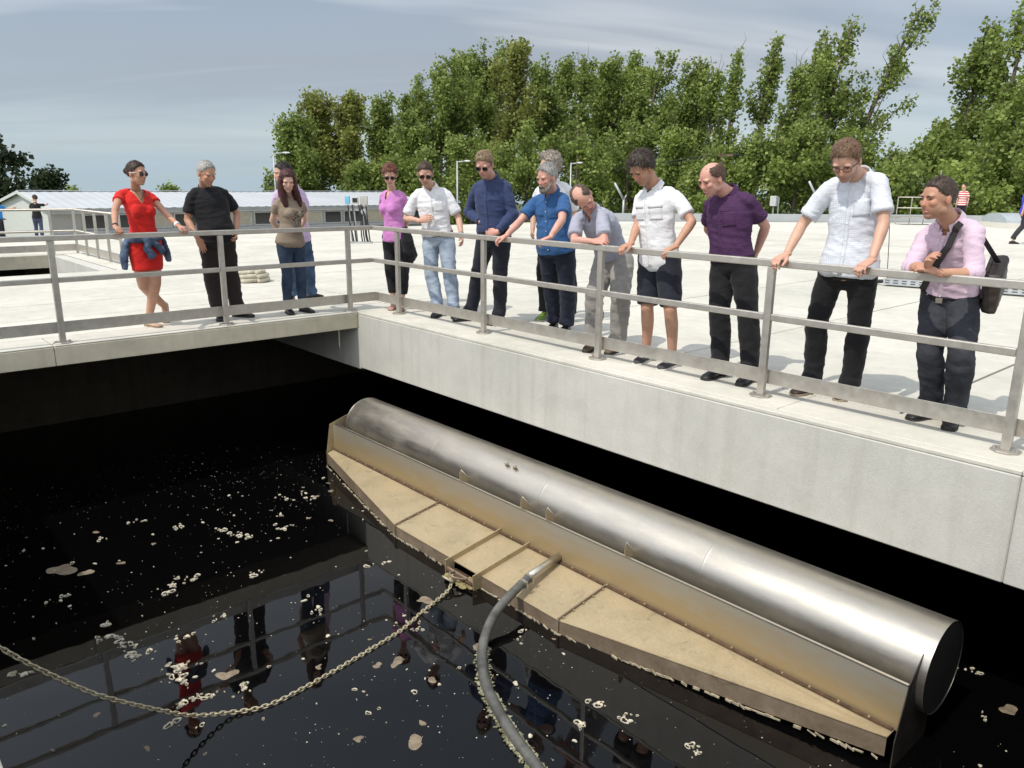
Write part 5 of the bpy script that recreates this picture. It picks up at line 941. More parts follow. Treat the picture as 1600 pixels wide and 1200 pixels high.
c = P('pink', label='man in a pale pink shirt leaning on the rail with clasped hands', h=1.76, build=1.04, hunch=.03, skin='tan', face=(.25, -.96, -.10), hair=('brown_crop', (.045, .028, .020), (.085, .058, .042)), hairstyle='crop', stubble=.7, seed=20,
  top=dict(name='shirt', mat=cloth('pale_pink', (.64, .49, .60), var=.04), sleeve=1.22, infl=.010, t0=.085, collar=1, placket=1, wr=.008, cuff=1, loose=.9, vneck=.05), bottom=dict(name='jeans', mat=denim('charcoal', (.028, .030, .038), (.06, .063, .075)), w=(.014, .018, .026), belt=m_black_c, wr=.009), handR=('free', (.15, -.55, .55), (.8, .1, -.35), (35, 35, 20)), handL=('free', (-.75, -.35, .32), (-.25, .35, -.75), (25, 30, 20)))
# shoulder bag of the last man: strap over the shoulder, bag at his hip
bag = empty('shoulder_bag', c['hm'], 0, 'dark brown shoulder bag hanging at the hip of the man in pale pink', 'bag'); bo = c['hm']
m_strap = M('strap_black', (.02, .018, .018), .6); m_bag = M('bag_leather', (.022, .014, .011), .5, var=.3, scale=12, bump=.15)
sp_, fw_, lt_, up_ = c['spine'], c['fwd'], c['latS'], c['up']; pts = []
A = c['J']['sL'] * .62 + c['N'] * .38; Bp = sp_(.20) - lt_ * .15
for k in range(15):
    p = lerp(A, Bp, k / 14); loc, n_, ix, ds = c['bvh'].ray_cast(Vector(p + fw_ * .4 + up_ * (.25 if k < 3 else 0)), Vector(unit(-fw_ - up_ * (.6 if k < 3 else 0))), .9)
    if loc is not None: pts.append(np.array(loc) + np.array(n_) * .016)
V = []; F = []
for i, p in enumerate(pts):
    d = unit(pts[min(i + 1, len(pts) - 1)] - pts[max(i - 1, 0)]); nn_ = unit(fw_ + up_ * max(0, .8 - i * .3)); sd_ = unit(np.cross(d, nn_)); V += [p - sd_ * .021, p + sd_ * .021, p + sd_ * .021 - nn_ * .004, p - sd_ * .021 - nn_ * .004]
F = [(i * 4 + k, i * 4 + (k + 1) % 4, (i + 1) * 4 + (k + 1) % 4, (i + 1) * 4 + k) for i in range(len(pts) - 1) for k in range(4)]
new_obj('strap', Geo().add(V, F).mesh('strap', bo), bag, m_strap)
bc = c['hm'] + lt_ * .21 - fw_ * .17 + np.array([0, 0, .03]); bx_ = unit(fw_ * .8 + lt_ * .3); by_ = np.array([0, 0, 1.]); bz_ = np.cross(bx_, by_)
g_ = Geo().obox(bc - by_ * .02, bx_ * .165, bz_ * .05, by_ * .125); me = remesh(g_, .012, 9); wrinkle(me, .006, 3); setV(me, getV(me) - bo); bb_ = new_obj('bag_body', me, bag, m_bag)
new_obj('bag_flap', Geo().obox(bc + bz_ * .05 + by_ * .03, bx_ * .15, by_ * .085, bz_ * .012).mesh('bag_flap', bo), bb_, m_bag)
new_obj('strap', Geo().tube([A - fw_ * .06, sp_(.7) + lt_ * .12 - fw_ * .13, bc + by_ * .12], [(.004, .02)] * 3, lat=[fw_] * 3, n=8).mesh('strap', bo), bag, m_strap)

# ---- far figures
def stand(b, yaw, h, armR, armL, step=.0):
    b = np.array(b, float); f = np.array([math.cos(yaw), math.sin(yaw), 0]); l = np.array([-f[1], f[0], 0]); Z = np.array([0, 0, 1.])
    q = lambda x, y, z: b + l * x * h + f * y * h + Z * z * h
    J = dict(H=q(0, .015, .93), N=q(0, 0, .815), sL=q(.10, 0, .80), sR=q(-.10, 0, .80), P=q(0, 0, .52), hL=q(.052, 0, .515), hR=q(-.052, 0, .515), kL=q(.055, .02 + step * .5, .285), kR=q(-.055, .02 - step * .3, .285), aL=q(.06, step, .047), aR=q(-.06, -step, .047 + (.03 if step else 0)), tL=q(.065, step + .115, .017), tR=q(-.065, -step + .115, .017))
    for s, a in (('R', armR), ('L', armL)): J['e' + s] = J['s' + s] + (l * a[0][0] + f * a[0][1] + Z * a[0][2]) * h; J['w' + s] = J['e' + s] + (l * a[1][0] + f * a[1][1] + Z * a[1][2]) * h
    return J
hangR = ((-.02, -.02, -.168), (0, .03, -.145)); hangL = ((.02, -.02, -.168), (0, .03, -.145))
far = dict(vox=1.9, facedetail=False)
person(stand((-28.5, 1.93, -.85), R(150), 1.75, ((-.06, .14, -.03), (.0, .14, .02)), ((.05, .10, -.10), (-.05, .13, .03))), dict(label='man in a black T-shirt pointing in the yard before the shed', h=1.75, skin='fair', face=(-.5, -.85, 0), hair=('far_brown', (.05, .03, .02)), top=dict(name='t_shirt', mat=m_black_c, sleeve=.7, t0=-.12, ring=1), bottom=dict(name='trousers', mat=denim('far', (.05, .06, .11), (.08, .1, .16))), **far))
person(stand((-27.5, .45, -.85), R(60), 1.75, hangR, ((.06, .12, -.09), (-.02, .14, .02))), dict(label='man in a bright blue T-shirt at the left edge of the yard', h=1.75, skin='fair', face=(.1, .9, -.1), hair=('far_brown', (.05, .03, .02)), top=dict(name='t_shirt', mat=cloth('azure', (.03, .25, .60)), sleeve=.7, t0=-.12, ring=1), bottom=dict(name='trousers', mat=m_navyp), **far))
person(stand((1.09, 21.18, 0), R(47), 1.76, ((-.03, -.10, -.13), (.0, -.02, -.145)), ((.03, .09, -.14), (.0, .10, -.10)), .17), dict(label='man in a royal blue T-shirt walking away across the deck at right edge', h=1.76, skin='fair', face=(-.3, .9, 0), hair=('far_brown', (.05, .03, .02)), top=dict(name='t_shirt', mat=cloth('royal', (.03, .05, .50)), sleeve=.7, t0=-.14, ring=1), bottom=dict(name='trousers', mat=m_charc), **far))
m, t, b, N, L = nodes('cloth_stripes'); g = N('ShaderNodeTexCoord'); s = N('ShaderNodeSeparateXYZ'); L(g.outputs['Object'], s.inputs[0]); a = N('ShaderNodeMath', operation='MULTIPLY'); L(s.outputs['Z'], a.inputs[0]); a.inputs[1].default_value = 11; fr = N('ShaderNodeMath', operation='FRACT'); L(a.outputs[0], fr.inputs[0]); lt = N('ShaderNodeMath', operation='LESS_THAN'); L(fr.outputs[0], lt.inputs[0]); lt.inputs[1].default_value = .5; mi = N('ShaderNodeMix', data_type='RGBA'); L(lt.outputs[0], mi.inputs[0]); mi.inputs[6].default_value = (.7, .68, .66, 1); mi.inputs[7].default_value = (.55, .04, .03, 1); L(mi.outputs[2], b.inputs['Base Color']); b.inputs['Roughness'].default_value = .85
person(stand((-4.2, 31.6, 0), R(120), 1.75, hangR, hangL), dict(label='man in a red and white striped shirt far behind the man in pale pink', h=1.75, skin='fair', face=(.3, -.9, 0), hair=('far_brown', (.05, .03, .02)), top=dict(name='t_shirt', mat=MATS['cloth_stripes'], sleeve=.7, t0=-.12, ring=1), bottom=dict(name='trousers', mat=m_navyp), **far))

# ------------------------------------------------------------------ trees
def leaf_mat(name, c, c2, c3):
    m, t, b, N, L = nodes(name); g = N('ShaderNodeNewGeometry'); r = N('ShaderNodeValToRGB'); L(g.outputs['Random Per Island'], r.inputs[0]); e = r.color_ramp.elements; e[0].color = c4(c); e[1].color = c4(c3); x = r.color_ramp.elements.new(.5); x.color = c4(c2)
    n = N('ShaderNodeTexNoise', Scale=.45, Detail=3); L(g.outputs['Position'], n.inputs['Vector']); mr = N('ShaderNodeMapRange'); L(n.outputs['Fac'], mr.inputs[0]); mr.inputs[1].default_value = .3; mr.inputs[2].default_value = .7; mr.inputs[3].default_value = .7; mr.inputs[4].default_value = 1.3
    mu = N('ShaderNodeMix', data_type='RGBA', blend_type='MULTIPLY'); mu.inputs[0].default_value = 1; L(r.outputs[0], mu.inputs[6]); L(mr.outputs[0], mu.inputs[7])
    L(mu.outputs[2], b.inputs['Base Color']); b.inputs['Roughness'].default_value = .5; b.inputs['Specular IOR Level'].default_value = .3
    tr = N('ShaderNodeBsdfTranslucent'); L(mu.outputs[2], tr.inputs[0]); ms = N('ShaderNodeMixShader'); ms.inputs[0].default_value = .42; L(b.outputs[0], ms.inputs[1]); L(tr.outputs[0], ms.inputs[2]); L(ms.outputs[0], t.nodes['Material Output'].inputs[0]); return m
m_leafs = [leaf_mat('poplar_leaf', (.14, .20, .045), (.23, .30, .070), (.34, .39, .12)), leaf_mat('poplar_leaf_olive', (.155, .19, .045), (.26, .285, .07), (.35, .355, .11)), leaf_mat('dark_leaf', (.02, .035, .014), (.035, .055, .02), (.055, .08, .028)), leaf_mat('bush_leaf', (.15, .21, .045), (.24, .315, .07), (.35, .40, .12))]
m_bark = M('bark', (.12, .10, .075), .95, var=.35, scale=3, pos=True, stretch=(6, 6, 1), bump=.4, bscale=9)
def leaves(C, n_per, spread, size, rs):
    k = len(C); idx = np.repeat(np.arange(k), n_per); P_ = C[idx] + np.clip(rs.randn(len(idx), 3), -1.5, 1.5) * spread * np.array([1, 1, 1.15]) * rs.uniform(.5, 1.15, (len(idx), 1))
    d = rs.randn(len(idx), 3); d[:, 2] = d[:, 2] * .7 - .15; d /= np.linalg.norm(d, axis=1)[:, None]; a = rs.randn(len(idx), 3); a -= d * (a * d).sum(1)[:, None]; a /= np.linalg.norm(a, axis=1)[:, None]
    s_ = size * rs.uniform(.55, 1.3, (len(idx), 1)); tip = P_ + d * s_; w = a * s_ * .42; mid = P_ + d * s_ * .42
    V = np.stack([P_, mid + w, tip, mid - w], 1).reshape(-1, 3); F = np.arange(len(V)).reshape(-1, 4); return V, F
def fastmesh(name, V, F):
    me = bpy.data.meshes.new(name); me.vertices.add(len(V)); me.vertices.foreach_set('co', V.ravel()); me.loops.add(F.size); me.polygons.add(len(F)); me.loops.foreach_set('vertex_index', F.ravel().astype(np.int32)); me.polygons.foreach_set('loop_start', np.arange(0, F.size, 4, dtype=np.int32)); me.update(calc_edges=True); me.validate(); return me
def tree(name, x, y, H, rad, lean, sparse, seed, lm, label, group, z=-2.6, size=.26, nlimb=None, start=.10, round_=False, npc=34):
    rs = np.random.RandomState(seed); root = empty(name, (x, y, z), 0, label, 'tree', group); ln = np.array([RT[0], RT[1], 0]) * lean
    trunk = [np.array([math.sin(t * 3 + seed) * .02 * H * t, math.cos(t * 2.3 + seed) * .015 * H * t, H * t * .96]) + ln * t ** 1.8 for t in np.linspace(0, 1, 9)]; tr_r = .018 * H + .03
    wd = Geo().tube(trunk, [tr_r * (1 - .88 * t) for t in np.linspace(0, 1, 9)], n=8); tp = lambda t: np.array([np.interp(t, np.linspace(0, 1, 9), [p[k] for p in trunk]) for k in range(3)])
    if round_: prof = lambda t: rad * math.sqrt(max(0, 1 - ((t - .52) / .5) ** 2))
    else: prof = lambda t: rad * np.interp(t, [0, .1, .3, .55, .8, .93, 1], [.55, .8, 1.0, 1.0, .82, .58, .25])
    C = []; nl = nlimb or (24 if not sparse else 17)
    for i in range(nl):
        t0 = rs.uniform(start, .82); rise = rs.uniform(.10, .26) if not round_ else rs.uniform(.04, .2); t1 = min(.99, t0 + rise); az = i * 2.4 + rs.uniform(-.5, .5); rr = prof(t1) * rs.uniform(.55, 1.05) * (1 if not sparse else rs.choice([.5, .9, 1.2]))
        a = tp(t0); e = tp(t1) + np.array([math.cos(az), math.sin(az), 0]) * rr + ln * .15 * rs.uniform(0, 1); m_ = lerp(a, e, .5) + np.array([math.cos(az), math.sin(az), 0]) * rr * .12 - np.array([0, 0, .02 * H])
        wd.tube([a, m_, e], [tr_r * .35 * (1 - t0 * .6), tr_r * .2 * (1 - t0 * .5), .012], n=5)
        for f in (np.linspace(.35, 1.0, 5) if not sparse else np.linspace(.5, 1.0, 4)):
            p = (1 - f) ** 2 * a + 2 * f * (1 - f) * m_ + f * f * e
            for q in range(2 if not sparse else 1):
                o_ = rs.randn(3) * np.array([.32, .32, .45]) * (.35 + .10 * rad) * 1.2; C.append(p + o_)
                if q == 0 and rs.rand() < .6: wd.tube([p, p + o_ * 1.1], [.02, .006], n=4)
    for t in np.linspace(.55 if not sparse else .72, .985, 9): C.append(tp(t) + rs.randn(3) * np.array([.25, .25, .2]) * prof(t) * .6)
    if sparse:
        for q in range(5):      # bare twigs above the crown
            t = rs.uniform(.75, 1.0); a = tp(t); wd.tube([a, a + np.array([rs.randn() * .3, rs.randn() * .3, .9]), a + np.array([rs.randn() * .4, rs.randn() * .4, rs.uniform(1.2, 1.9)])], [.03, .018, .006], n=4)
    C = np.array(C); V, F = leaves(C, npc, .24 + .030 * rad, size, rs)
    new_obj('trunk', wd.mesh('trunk', None, True), root, m_bark); new_obj('crown', fastmesh('crown', V, F), root, lm); return root
where = ['first tall poplar from the left in the row', 'second poplar from the left, above the long shed', 'third poplar from the left, right of the shed lamp', 'slim fourth poplar from the left in the row', 'low fifth poplar behind the auburn-haired woman', 'broad poplar behind the man in the white shirt and sunglasses', 'highest poplar of the left half, above the navy shirt', 'dense poplar just right of the navy-shirted man', 'poplar above the curly-haired man', 'narrow poplar left of the dark-haired man in shorts', 'bushy poplar above the man in the grey polo', 'full poplar above the dark-haired man in shorts', 'poplar between the shorts man and the purple shirt', 'thin poplar left of the wooden utility pole', 'wispy narrow poplar beside the wooden utility pole', 'wispy poplar just right of the utility pole', 'half bare poplar with dead twigs, left of the tall man', 'tall full poplar behind the tall man', 'wind-bent poplar leaning right over the open sky gap', 'broad poplar just right of the open sky gap', 'highest poplar near the right edge', 'poplar cut by the right edge of the picture', 'poplar filling the gap left of the lamp post by the white shirt', 'poplar filling the gap above the white-shirted gesturing man', 'poplar just left of the bearded man', 'poplar above the bearded man', 'slim poplar between the narrow poplar and the grey polo man', 'poplar directly above the man in shorts', 'poplar above the left shoulder of the purple shirt', 'poplar filling the gap just left of the tall man']
for i, (x, y, H, rad, lean, st) in enumerate( [(-50.81, 24.46, 9.5, 2.37, 0.26, 0), (-53.12, 28.07, 11.71, 2.65, 0.42, 0), (-49.65, 28.86, 11.25, 2.06, 0.55, 0), (-51.54, 32.95, 11.45, 1.75, 0.43, 0), (-43.11, 30.0, 9.66, 1.69, 0.38, 0), (-46.46, 35.54, 14.01, 2.78, 0.42, 0), (-47.57, 40.5, 16.42, 2.81, 0.45, 0), (-40.99, 38.58, 15.29, 2.31, 0.55, 0), (-42.29, 43.31, 15.04, 2.19, 0.58, 0), (-35.92, 41.15, 14.11, 1.3, 0.66, 1), (-37.02, 46.12, 14.88, 2.39, 0.56, 0), (-33.76, 46.68, 14.89, 2.37, 0.68, 0), (-34.46, 52.09, 14.94, 2.19, 0.72, 0), (-29.46, 48.4, 13.22, 1.74, 0.93, 1), (-30.71, 53.19, 15.45, 1.22, 1.13, 1), (-27.71, 53.46, 16.0, 1.54, 1.36, 1), (-24.01, 51.41, 13.46, 1.45, 0.64, 1), (-21.28, 51.37, 16.13, 2.45, 1.24, 0), (-20.93, 54.86, 17.54, 2.17, 3.97, 1), (-13.02, 54.44, 15.3, 2.28, 0.81, 0), (-9.93, 51.7, 15.85, 2.21, 1.28, 0), (-7.08, 48.69, 14.02, 2.03, 0.69, 0), (-52.82, 37.7, 13.34, 2.31, 0.46, 0), (-52.1, 41.61, 15.98, 2.38, 0.47, 0), (-51.25, 45.67, 17.12, 2.14, 0.49, 0), (-45.88, 48.59, 15.43, 2.08, 0.63, 0), (-43.46, 51.31, 15.23, 1.78, 0.63, 0), (-41.24, 53.8, 16.2, 1.78, 0.63, 0), (-37.44, 58.05, 15.08, 1.78, 0.79, 0), (-29.56, 63.79, 16.54, 2.03, 0.92, 0)]):
    tree('poplar_tree', x, y, H, rad, lean, st, 100 + i, m_leafs[1 if i in (1, 2, 7) else 0], where[i], 'row of poplars beyond the deck', npc=48 if not st else 46, size=.26)
wb_ = ['behind the pink blouse', 'behind the white shirt of the gesturing man', 'behind the navy shirt', 'behind the bearded man', 'behind the grey polo shirt', 'left of the dark-haired man in shorts', 'right of the man in shorts', 'behind the purple shirt', 'right of the purple shirt', 'left of the tall man', 'right of the tall man', 'in the sky gap', 'left of the man in pale pink', 'at the right edge', 'above the shed roof end', 'above the shed roof near the instrument post', 'small and grey-green by the utility pole', 'behind the platform railing', 'low below the sky gap']
for i, (x, y, H, rad) in enumerate( [(-39.12, 28.27, 6.62, 2.2), (-35.87, 30.36, 7.93, 2.98), (-34.08, 33.92, 8.48, 3.03), (-30.2, 35.17, 8.14, 2.66), (-28.51, 38.61, 8.69, 2.98), (-25.78, 40.13, 7.99, 2.39), (-22.81, 40.36, 7.25, 2.3), (-21.1, 42.27, 7.69, 2.56), (-18.06, 42.58, 8.18, 2.71), (-16.15, 44.72, 8.01, 2.71), (-15.0, 49.11, 6.95, 2.05), (-11.08, 45.75, 7.83, 2.31), (-7.91, 44.65, 8.49, 2.6), (-5.34, 44.44, 8.99, 2.69), (-42.56, 27.51, 6.23, 1.71), (-43.83, 26.09, 5.75, 1.71), (-19.71, 34.53, 5.17, 1.36), (-7.08, 39.38, 5.86, 2.36), (-10.15, 39.04, 5.58, 2.27)]):
    tree('young_tree', x, y, H, rad, .2, 0, 300 + i, m_leafs[3 if i % 4 == 1 else 0], 'lower leafy tree ' + wb_[i], 'lower growth under the poplars', round_=True, start=.03, nlimb=18, npc=38, size=.24)
tree('broadleaf_tree', -45.2, 1.6, 7.3, 3.0, .3, 0, 501, m_leafs[2], 'dark broadleaf tree at the left edge behind the shed gable', None, round_=True, size=.30, npc=40)
tree('broadleaf_tree', -55.7, 8.15, 4.9, 1.3, 0, 0, 502, m_leafs[2], 'small dark conical tree beside the left edge tree', None, round_=True, npc=30)
for i, (x, y, H, r_) in enumerate(((-77.56, 14.6, 3.4, 1.5), (-76.5, 23.5, 3.5, 1.0), (-79, 36.2, 3.4, 1.0))):
    tree('distant_tree', x, y, H, r_, 0, 0, 520 + i, m_leafs[3], ['tree top peeping over the shed roof left of the red dress', 'tree top peeping over the roof between red dress and black T-shirt', 'tree top peeping over the roof by the long-haired woman'][i], 'tree tops over the shed roof', round_=True, npc=26, nlimb=14)

# ------------------------------------------------------------------ long shed
m_roofm = M('roof_sheet', (.58, .60, .62), .45, .3, var=.06, scale=.6, pos=True); m_shed = M('shed_wall', (.40, .39, .36), .8, var=.08, scale=1.2, pos=True); m_trim = M('shed_trim', (.24, .25, .26), .6); m_gable = M('gable_white', (.60, .62, .58), .8, pos=True); m_pane = M('dark_pane', (.015, .017, .02), .12, spec=.6); m_frame = M('window_frame', (.50, .51, .51), .6); m_shut = M('cream_shutter', (.45, .41, .32), .7, pos=True)
shed = empty('long_shed', (-30, 2.7, -2.6), 0, 'long low white shed with pale ribbed metal roof and strip windows', 'building'); so_ = np.array([-30, 2.7, -2.6])
ez, rz_, ue, ur, ub, v0, v1 = .31, .95, -29.75, -35.5, -41.3, 2.75, 23.2
def sobj(name, g_, mat, par=shed, smooth=False): return new_obj(name, g_.mesh(name, so_, smooth), par, mat)
V = []; F = []; nv = 92
for i in range(nv + 1):
    v = v0 - .15 + (v1 - v0 + .3) * i / nv; dzz = .016 if i % 2 else 0
    V += [(ue, v, ez + dzz), (ur, v, rz_ + dzz), (ub, v, ez + dzz)]
F = [(i * 3 + k, i * 3 + k + 1, (i + 1) * 3 + k + 1, (i + 1) * 3 + k) for i in range(nv) for k in (0, 1)]
rf = sobj('roof', Geo().add(V, F), m_roofm); sobj('ridge_cap', Geo().obox((ur, (v0 + v1) / 2, rz_ + .052), (.16, 0, 0), (0, (v1 - v0) / 2 + .16, 0), (0, 0, .012)), m_roofm, rf); sobj('gutter', Geo().box(ue - .02, ue + .10, v0 - .15, v1 + .15, ez - .13, ez - .02), m_trim, rf); sobj('fascia', Geo().box(ue - .35, ue - .05, v0, v1, ez - .22, ez - .06), m_frame, rf)
sobj('wall', Geo().box(-30.35, -30.1, v0, v1, -2.6, ez - .2), m_shed)
gb = Geo(); V = [(x_, v0 + .02, z_) for x_, z_ in ((-30.11, -2.6), (-41, -2.6), (-41, ez - .04), (ur, rz_ - .05), (-30.11, ez - .04))] + [(x_, v0 + .2, z_) for x_, z_ in ((-30.11, -2.6), (-41, -2.6), (-41, ez - .04), (ur, rz_ - .05), (-30.11, ez - .04))]
gb.add(V, [(0, 1, 2, 3, 4), (9, 8, 7, 6, 5)] + [(i, 5 + i, 5 + (i + 1) % 5, (i + 1) % 5) for i in range(5)]); sobj('gable_wall', gb, m_gable); sobj('verge_board', Geo().obox(((ue + ur) / 2, v0 - .17, (ez + rz_) / 2 - .03), ((ur - ue) / 2, 0, (rz_ - ez) / 2), (0, .02, 0), (0, 0, .07)), m_gable, rf)
sobj('verge_board', Geo().obox(((ub + ur) / 2, v0 - .17, (ez + rz_) / 2 - .03), ((ur - ub) / 2, 0, (rz_ - ez) / 2), (0, .02, 0), (0, 0, .07)), m_gable, rf)
v = v0 + 1.2; i = 0
while v < v1 - 1.4:
    w_ = 1.25 if i % 3 else 1.05
    wi = sobj('window', Geo().box(-30.11, -30.055, v, v + w_, -.62, .06), m_frame); sobj('pane', Geo().box(-30.06, -30.045, v + .06, v + w_ - .06, -.55, 0), m_pane if i % 3 != 2 else m_shut, wi); v += w_ + .12; i += 1
sobj('sill_band', Geo().box(-30.1, -30.02, v0, v1, -.78, -.66), m_frame)
# ------------------------------------------------------------------ lamps, poles, fence posts
m_pole = M('galvanised_pole', (.42, .43, .43), .5, .4)
def lamp(x, y, z1, label, arm):
    o = empty('street_lamp', (x, y, -2.6), 0, label, 'street lamp', 'slim lamp posts beyond the deck'); H = z1 + 2.6
    new_obj('pole', Geo().tube([(0, 0, 0), (0, 0, H)], [.06, .04], n=10).mesh('pole', None, True), o, m_pole); a = np.array([RT[0], RT[1], 0]) * arm; new_obj('arm', Geo().tube([(0, 0, H - .05), a * .8 + (0, 0, H)], .03, n=8).mesh('arm', None, True), o, m_pole); new_obj('lamp_head', Geo().ell(a + (0, 0, H + .01), [a * .32, np.array([-RT[1], RT[0], 0]) * .10, (0, 0, .05)], 12, 8).mesh('lamp_head', None, True), o, M('lamp_white', (.62, .62, .6), .5))
lamp(-38.7, 17.1, 3.25, 'slim lamp post behind the man with the lavender shirt', .8); lamp(-26.1, 21.6, 2.7, 'slim lamp post between white shirt and navy shirt', .55); lamp(-23.5, 27.7, 2.72, 'slim lamp post behind the bearded man', .5)
def fpost(x, y, label, z1=1.0, bend=.6):
    o = empty('fence_post', (x, y, -.3), 0, label, 'fence post', 'cranked fence posts'); a = np.array([-RT[0], -RT[1], 0]); new_obj('shaft', Geo().tube([(0, 0, 0), (0, 0, z1)], .05, n=8).mesh('shaft', None, True), o, m_pole)
    b_ = np.array([0, 0, z1 - .02]); new_obj('crank', Geo().tube([b_, b_ + a * bend * .6 + (0, 0, bend)], .05, n=8).mesh('crank', None, True), o, m_pole)
    new_obj('crank', Geo().tube([b_, b_ - a * .12 + (0, 0, .22)], .03, n=6).mesh('crank', None, True), o, m_pole)
fpost(-15.7, 23.2, 'cranked fence post right of the leaning man in the grey polo', 1.2, .75); fpost(-8.9, 28.2, 'cranked fence post behind the tall man at his elbow', 1.35, .75)
cbx = empty('control_box_post', (-12.1, 30.1, .0), 0, 'small grey control box on a post by the far parapet', 'control box'); new_obj('post', Geo().tube([(0, 0, 0), (0, 0, .75)], .035, n=8).mesh('post'), cbx, m_pole); boxobj('box', -.16, .16, -.1, .1, .62, 1.1, M('box_grey', (.55, .55, .53), .6), cbx, .01); new_obj('post', Geo().tube([(.2, .1, 0), (.2, .1, 1.05)], .03, n=8).mesh('post'), cbx, m_pole)
up_ = empty('utility_pole', (-22.3, 40.6, -2.6), 0, 'wooden utility pole carrying wires among the poplars', 'utility pole'); new_obj('pole', Geo().tube([(0, 0, 0), (0, 0, 6.2)], [.14, .10], n=10).mesh('pole', None, True), up_, M('pole_wood', (.22, .16, .11), .9, pos=True)); new_obj('crossarm', Geo().obox((0, 0, 6.1), RT * .75, (-RT[1] * .05, RT[0] * .05, 0), (0, 0, .06)).mesh('crossarm'), up_, M('pole_wood', (.22, .16, .11), .9))
for k_, (e, o_) in enumerate((((6.0, 75.0, 6.3), .6), ((8.5, 72.0, 5.6), .1), ((-40.0, 28.5, 4.6), -.5), ((-41.5, 30, 4.1), .2))):
    a = np.array([0, 0, 6.18]) + RT * o_; e = np.array(e); e = e - np.array([-22.3, 40.6, 0]); pts = [lerp(a, e, t_) - np.array([0, 0, 2.2]) * t_ * (1 - t_) for t_ in np.linspace(0, 1, 17)]; new_obj('wire', Geo().tube(pts, .022, n=5, caps=False).mesh('wire', None, True), up_, M('wire_black', (.03, .03, .03), .6))
# ------------------------------------------------------------------ instrument stand, coil, cable tray
ins = empty('instrument_stand', (-9.62, 5.55, 0), 0, 'instrument stand with blue and grey boxes and hanging black cables on the deck', 'instrument stand'); r2_ = np.array([RT[0], RT[1], 0]); q2_ = np.array([-RT[1], RT[0], 0])
m_cab = M('cable_black', (.015, .015, .016), .5)
for a in (-.22, -.09): new_obj('upright', Geo().tube([r2_ * (a + .05), r2_ * (a - .02) + np.array([0, 0, .95])], .022, n=8).mesh('upright', None, True), ins, m_pole)
def ibox(name, a, z, w_, h_, col): return new_obj(name, bevel(Geo().obox(r2_ * a + np.array([0, 0, z]), r2_ * w_, q2_ * .06, (0, 0, h_)).mesh(name), .008), ins, M('ins_' + name, col, .5))
ibox('transmitter', -.26, 1.09, .055, .10, (.16, .45, .62)); db = ibox('display_box', -.06, 1.08, .075, .085, (.50, .50, .48)); new_obj('screen', Geo().obox(r2_ * -.06 + np.array([0, 0, 1.09]) - q2_ * .064, r2_ * .06, q2_ * .004, (0, 0, .055)).mesh('screen'), db, M('screen_dark', (.02, .02, .022), .2)); ibox('junction_box', .16, 1.07, .095, .13, (.42, .41, .38)); new_obj('bracket', Geo().obox((0, 0, .85), r2_ * .26, q2_ * .015, (0, 0, .02)).mesh('bracket'), ins, m_pole)
new_obj('flange', Geo().tube([r2_ * .16 + np.array([0, 0, .80]) - q2_ * .08, r2_ * .16 + np.array([0, 0, .80]) + q2_ * .02], .075, n=14).mesh('flange', None, True), ins, m_pole)
for j_, (a, b_, sg_) in enumerate(((-.24, -.12, .02), (-.13, -.06, .03), (.03, .10, .05), (.08, .16, .04), (.22, .30, .03), (.10, .24, .1))): new_obj('cable', Geo().tube(catmull([r2_ * a + np.array([0, 0, .98]) - q2_ * .05, r2_ * (a + sg_) + np.array([0, 0, .6]) - q2_ * .07, r2_ * lerp(a, b_, .7) + np.array([0, 0, .25]) - q2_ * .06, r2_ * b_ + np.array([0, 0, .03]) - q2_ * .05], 5), .017 if j_ != 5 else .03, n=7).mesh('cable', None, True), ins, m_cab)
new_obj('foot', bevel(Geo().obox((0, 0, .02), r2_ * .34, q2_ * .1, (0, 0, .02)).mesh('foot'), .005), ins, m_pole)
coil = empty('hose_coil', (-3.55, -.08, 0), 0, 'flat coil of cream canvas hose lying on the deck', 'hose coil'); m_canvas = M('canvas_hose', (.50, .46, .35), .9, var=.3, scale=10, pos=True, col2=(.62, .58, .46), bump=.3)
for z_, r0, nturn in ((.035, .30, 4.2), (.10, .29, 4.0), (.155, .24, 2.6)):
    pts = []
    for k_ in range(int(nturn * 22)):
        a = 2 * math.pi * k_ / 22; rr_ = r0 - .055 * a / (2 * math.pi); pts.append((rr_ * math.cos(a) * 1.05, rr_ * math.sin(a), z_ + .008 * math.sin(a * 2.3)))
    new_obj('hose_turn', Geo().tube(pts, [(.033, .024)] * len(pts), lat=np.array([0, 0, 1.]), n=8).mesh('hose_turn', None, True), coil, m_canvas)
tray = empty('cable_tray', (3.0, 7.75, 0), math.atan2(.45, 2.2), 'perforated galvanised cable tray lying on the deck behind the man in pale pink', 'cable tray'); m_galv = M('galvanised', (.50, .53, .55), .45, .5, var=.1, scale=6)
boxobj('tray_base', 0, 4.5, -.1, .1, .03, .036, m_galv, tray); sd2 = boxobj('tray_side', 0, 4.5, -.106, -.1, .03, .13, m_galv, tray); boxobj('tray_side', 0, 4.5, .1, .106, .03, .13, m_galv, tray)
slot = Geo().box(-.035, .035, -.001, .001, -.008, .008).mesh('slot'); slot.materials.append(M('slot_dark', (.06, .065, .07), .8))
for k_ in range(36):
    for z_ in (.062, .1): o = bpy.data.objects.new('slot', slot); COL.objects.link(o); o.parent = sd2; o.location = (-2.25 + .06 + k_ * .125, -.0042, z_ - .08)
new_obj('cable', Geo().tube(catmull([(-.3, .05, .03), (0, 0, .07), (.25, .02, .09), (.5, 0, .06)], 6), .03, n=8).mesh('cable', None, True), tray, m_cab)
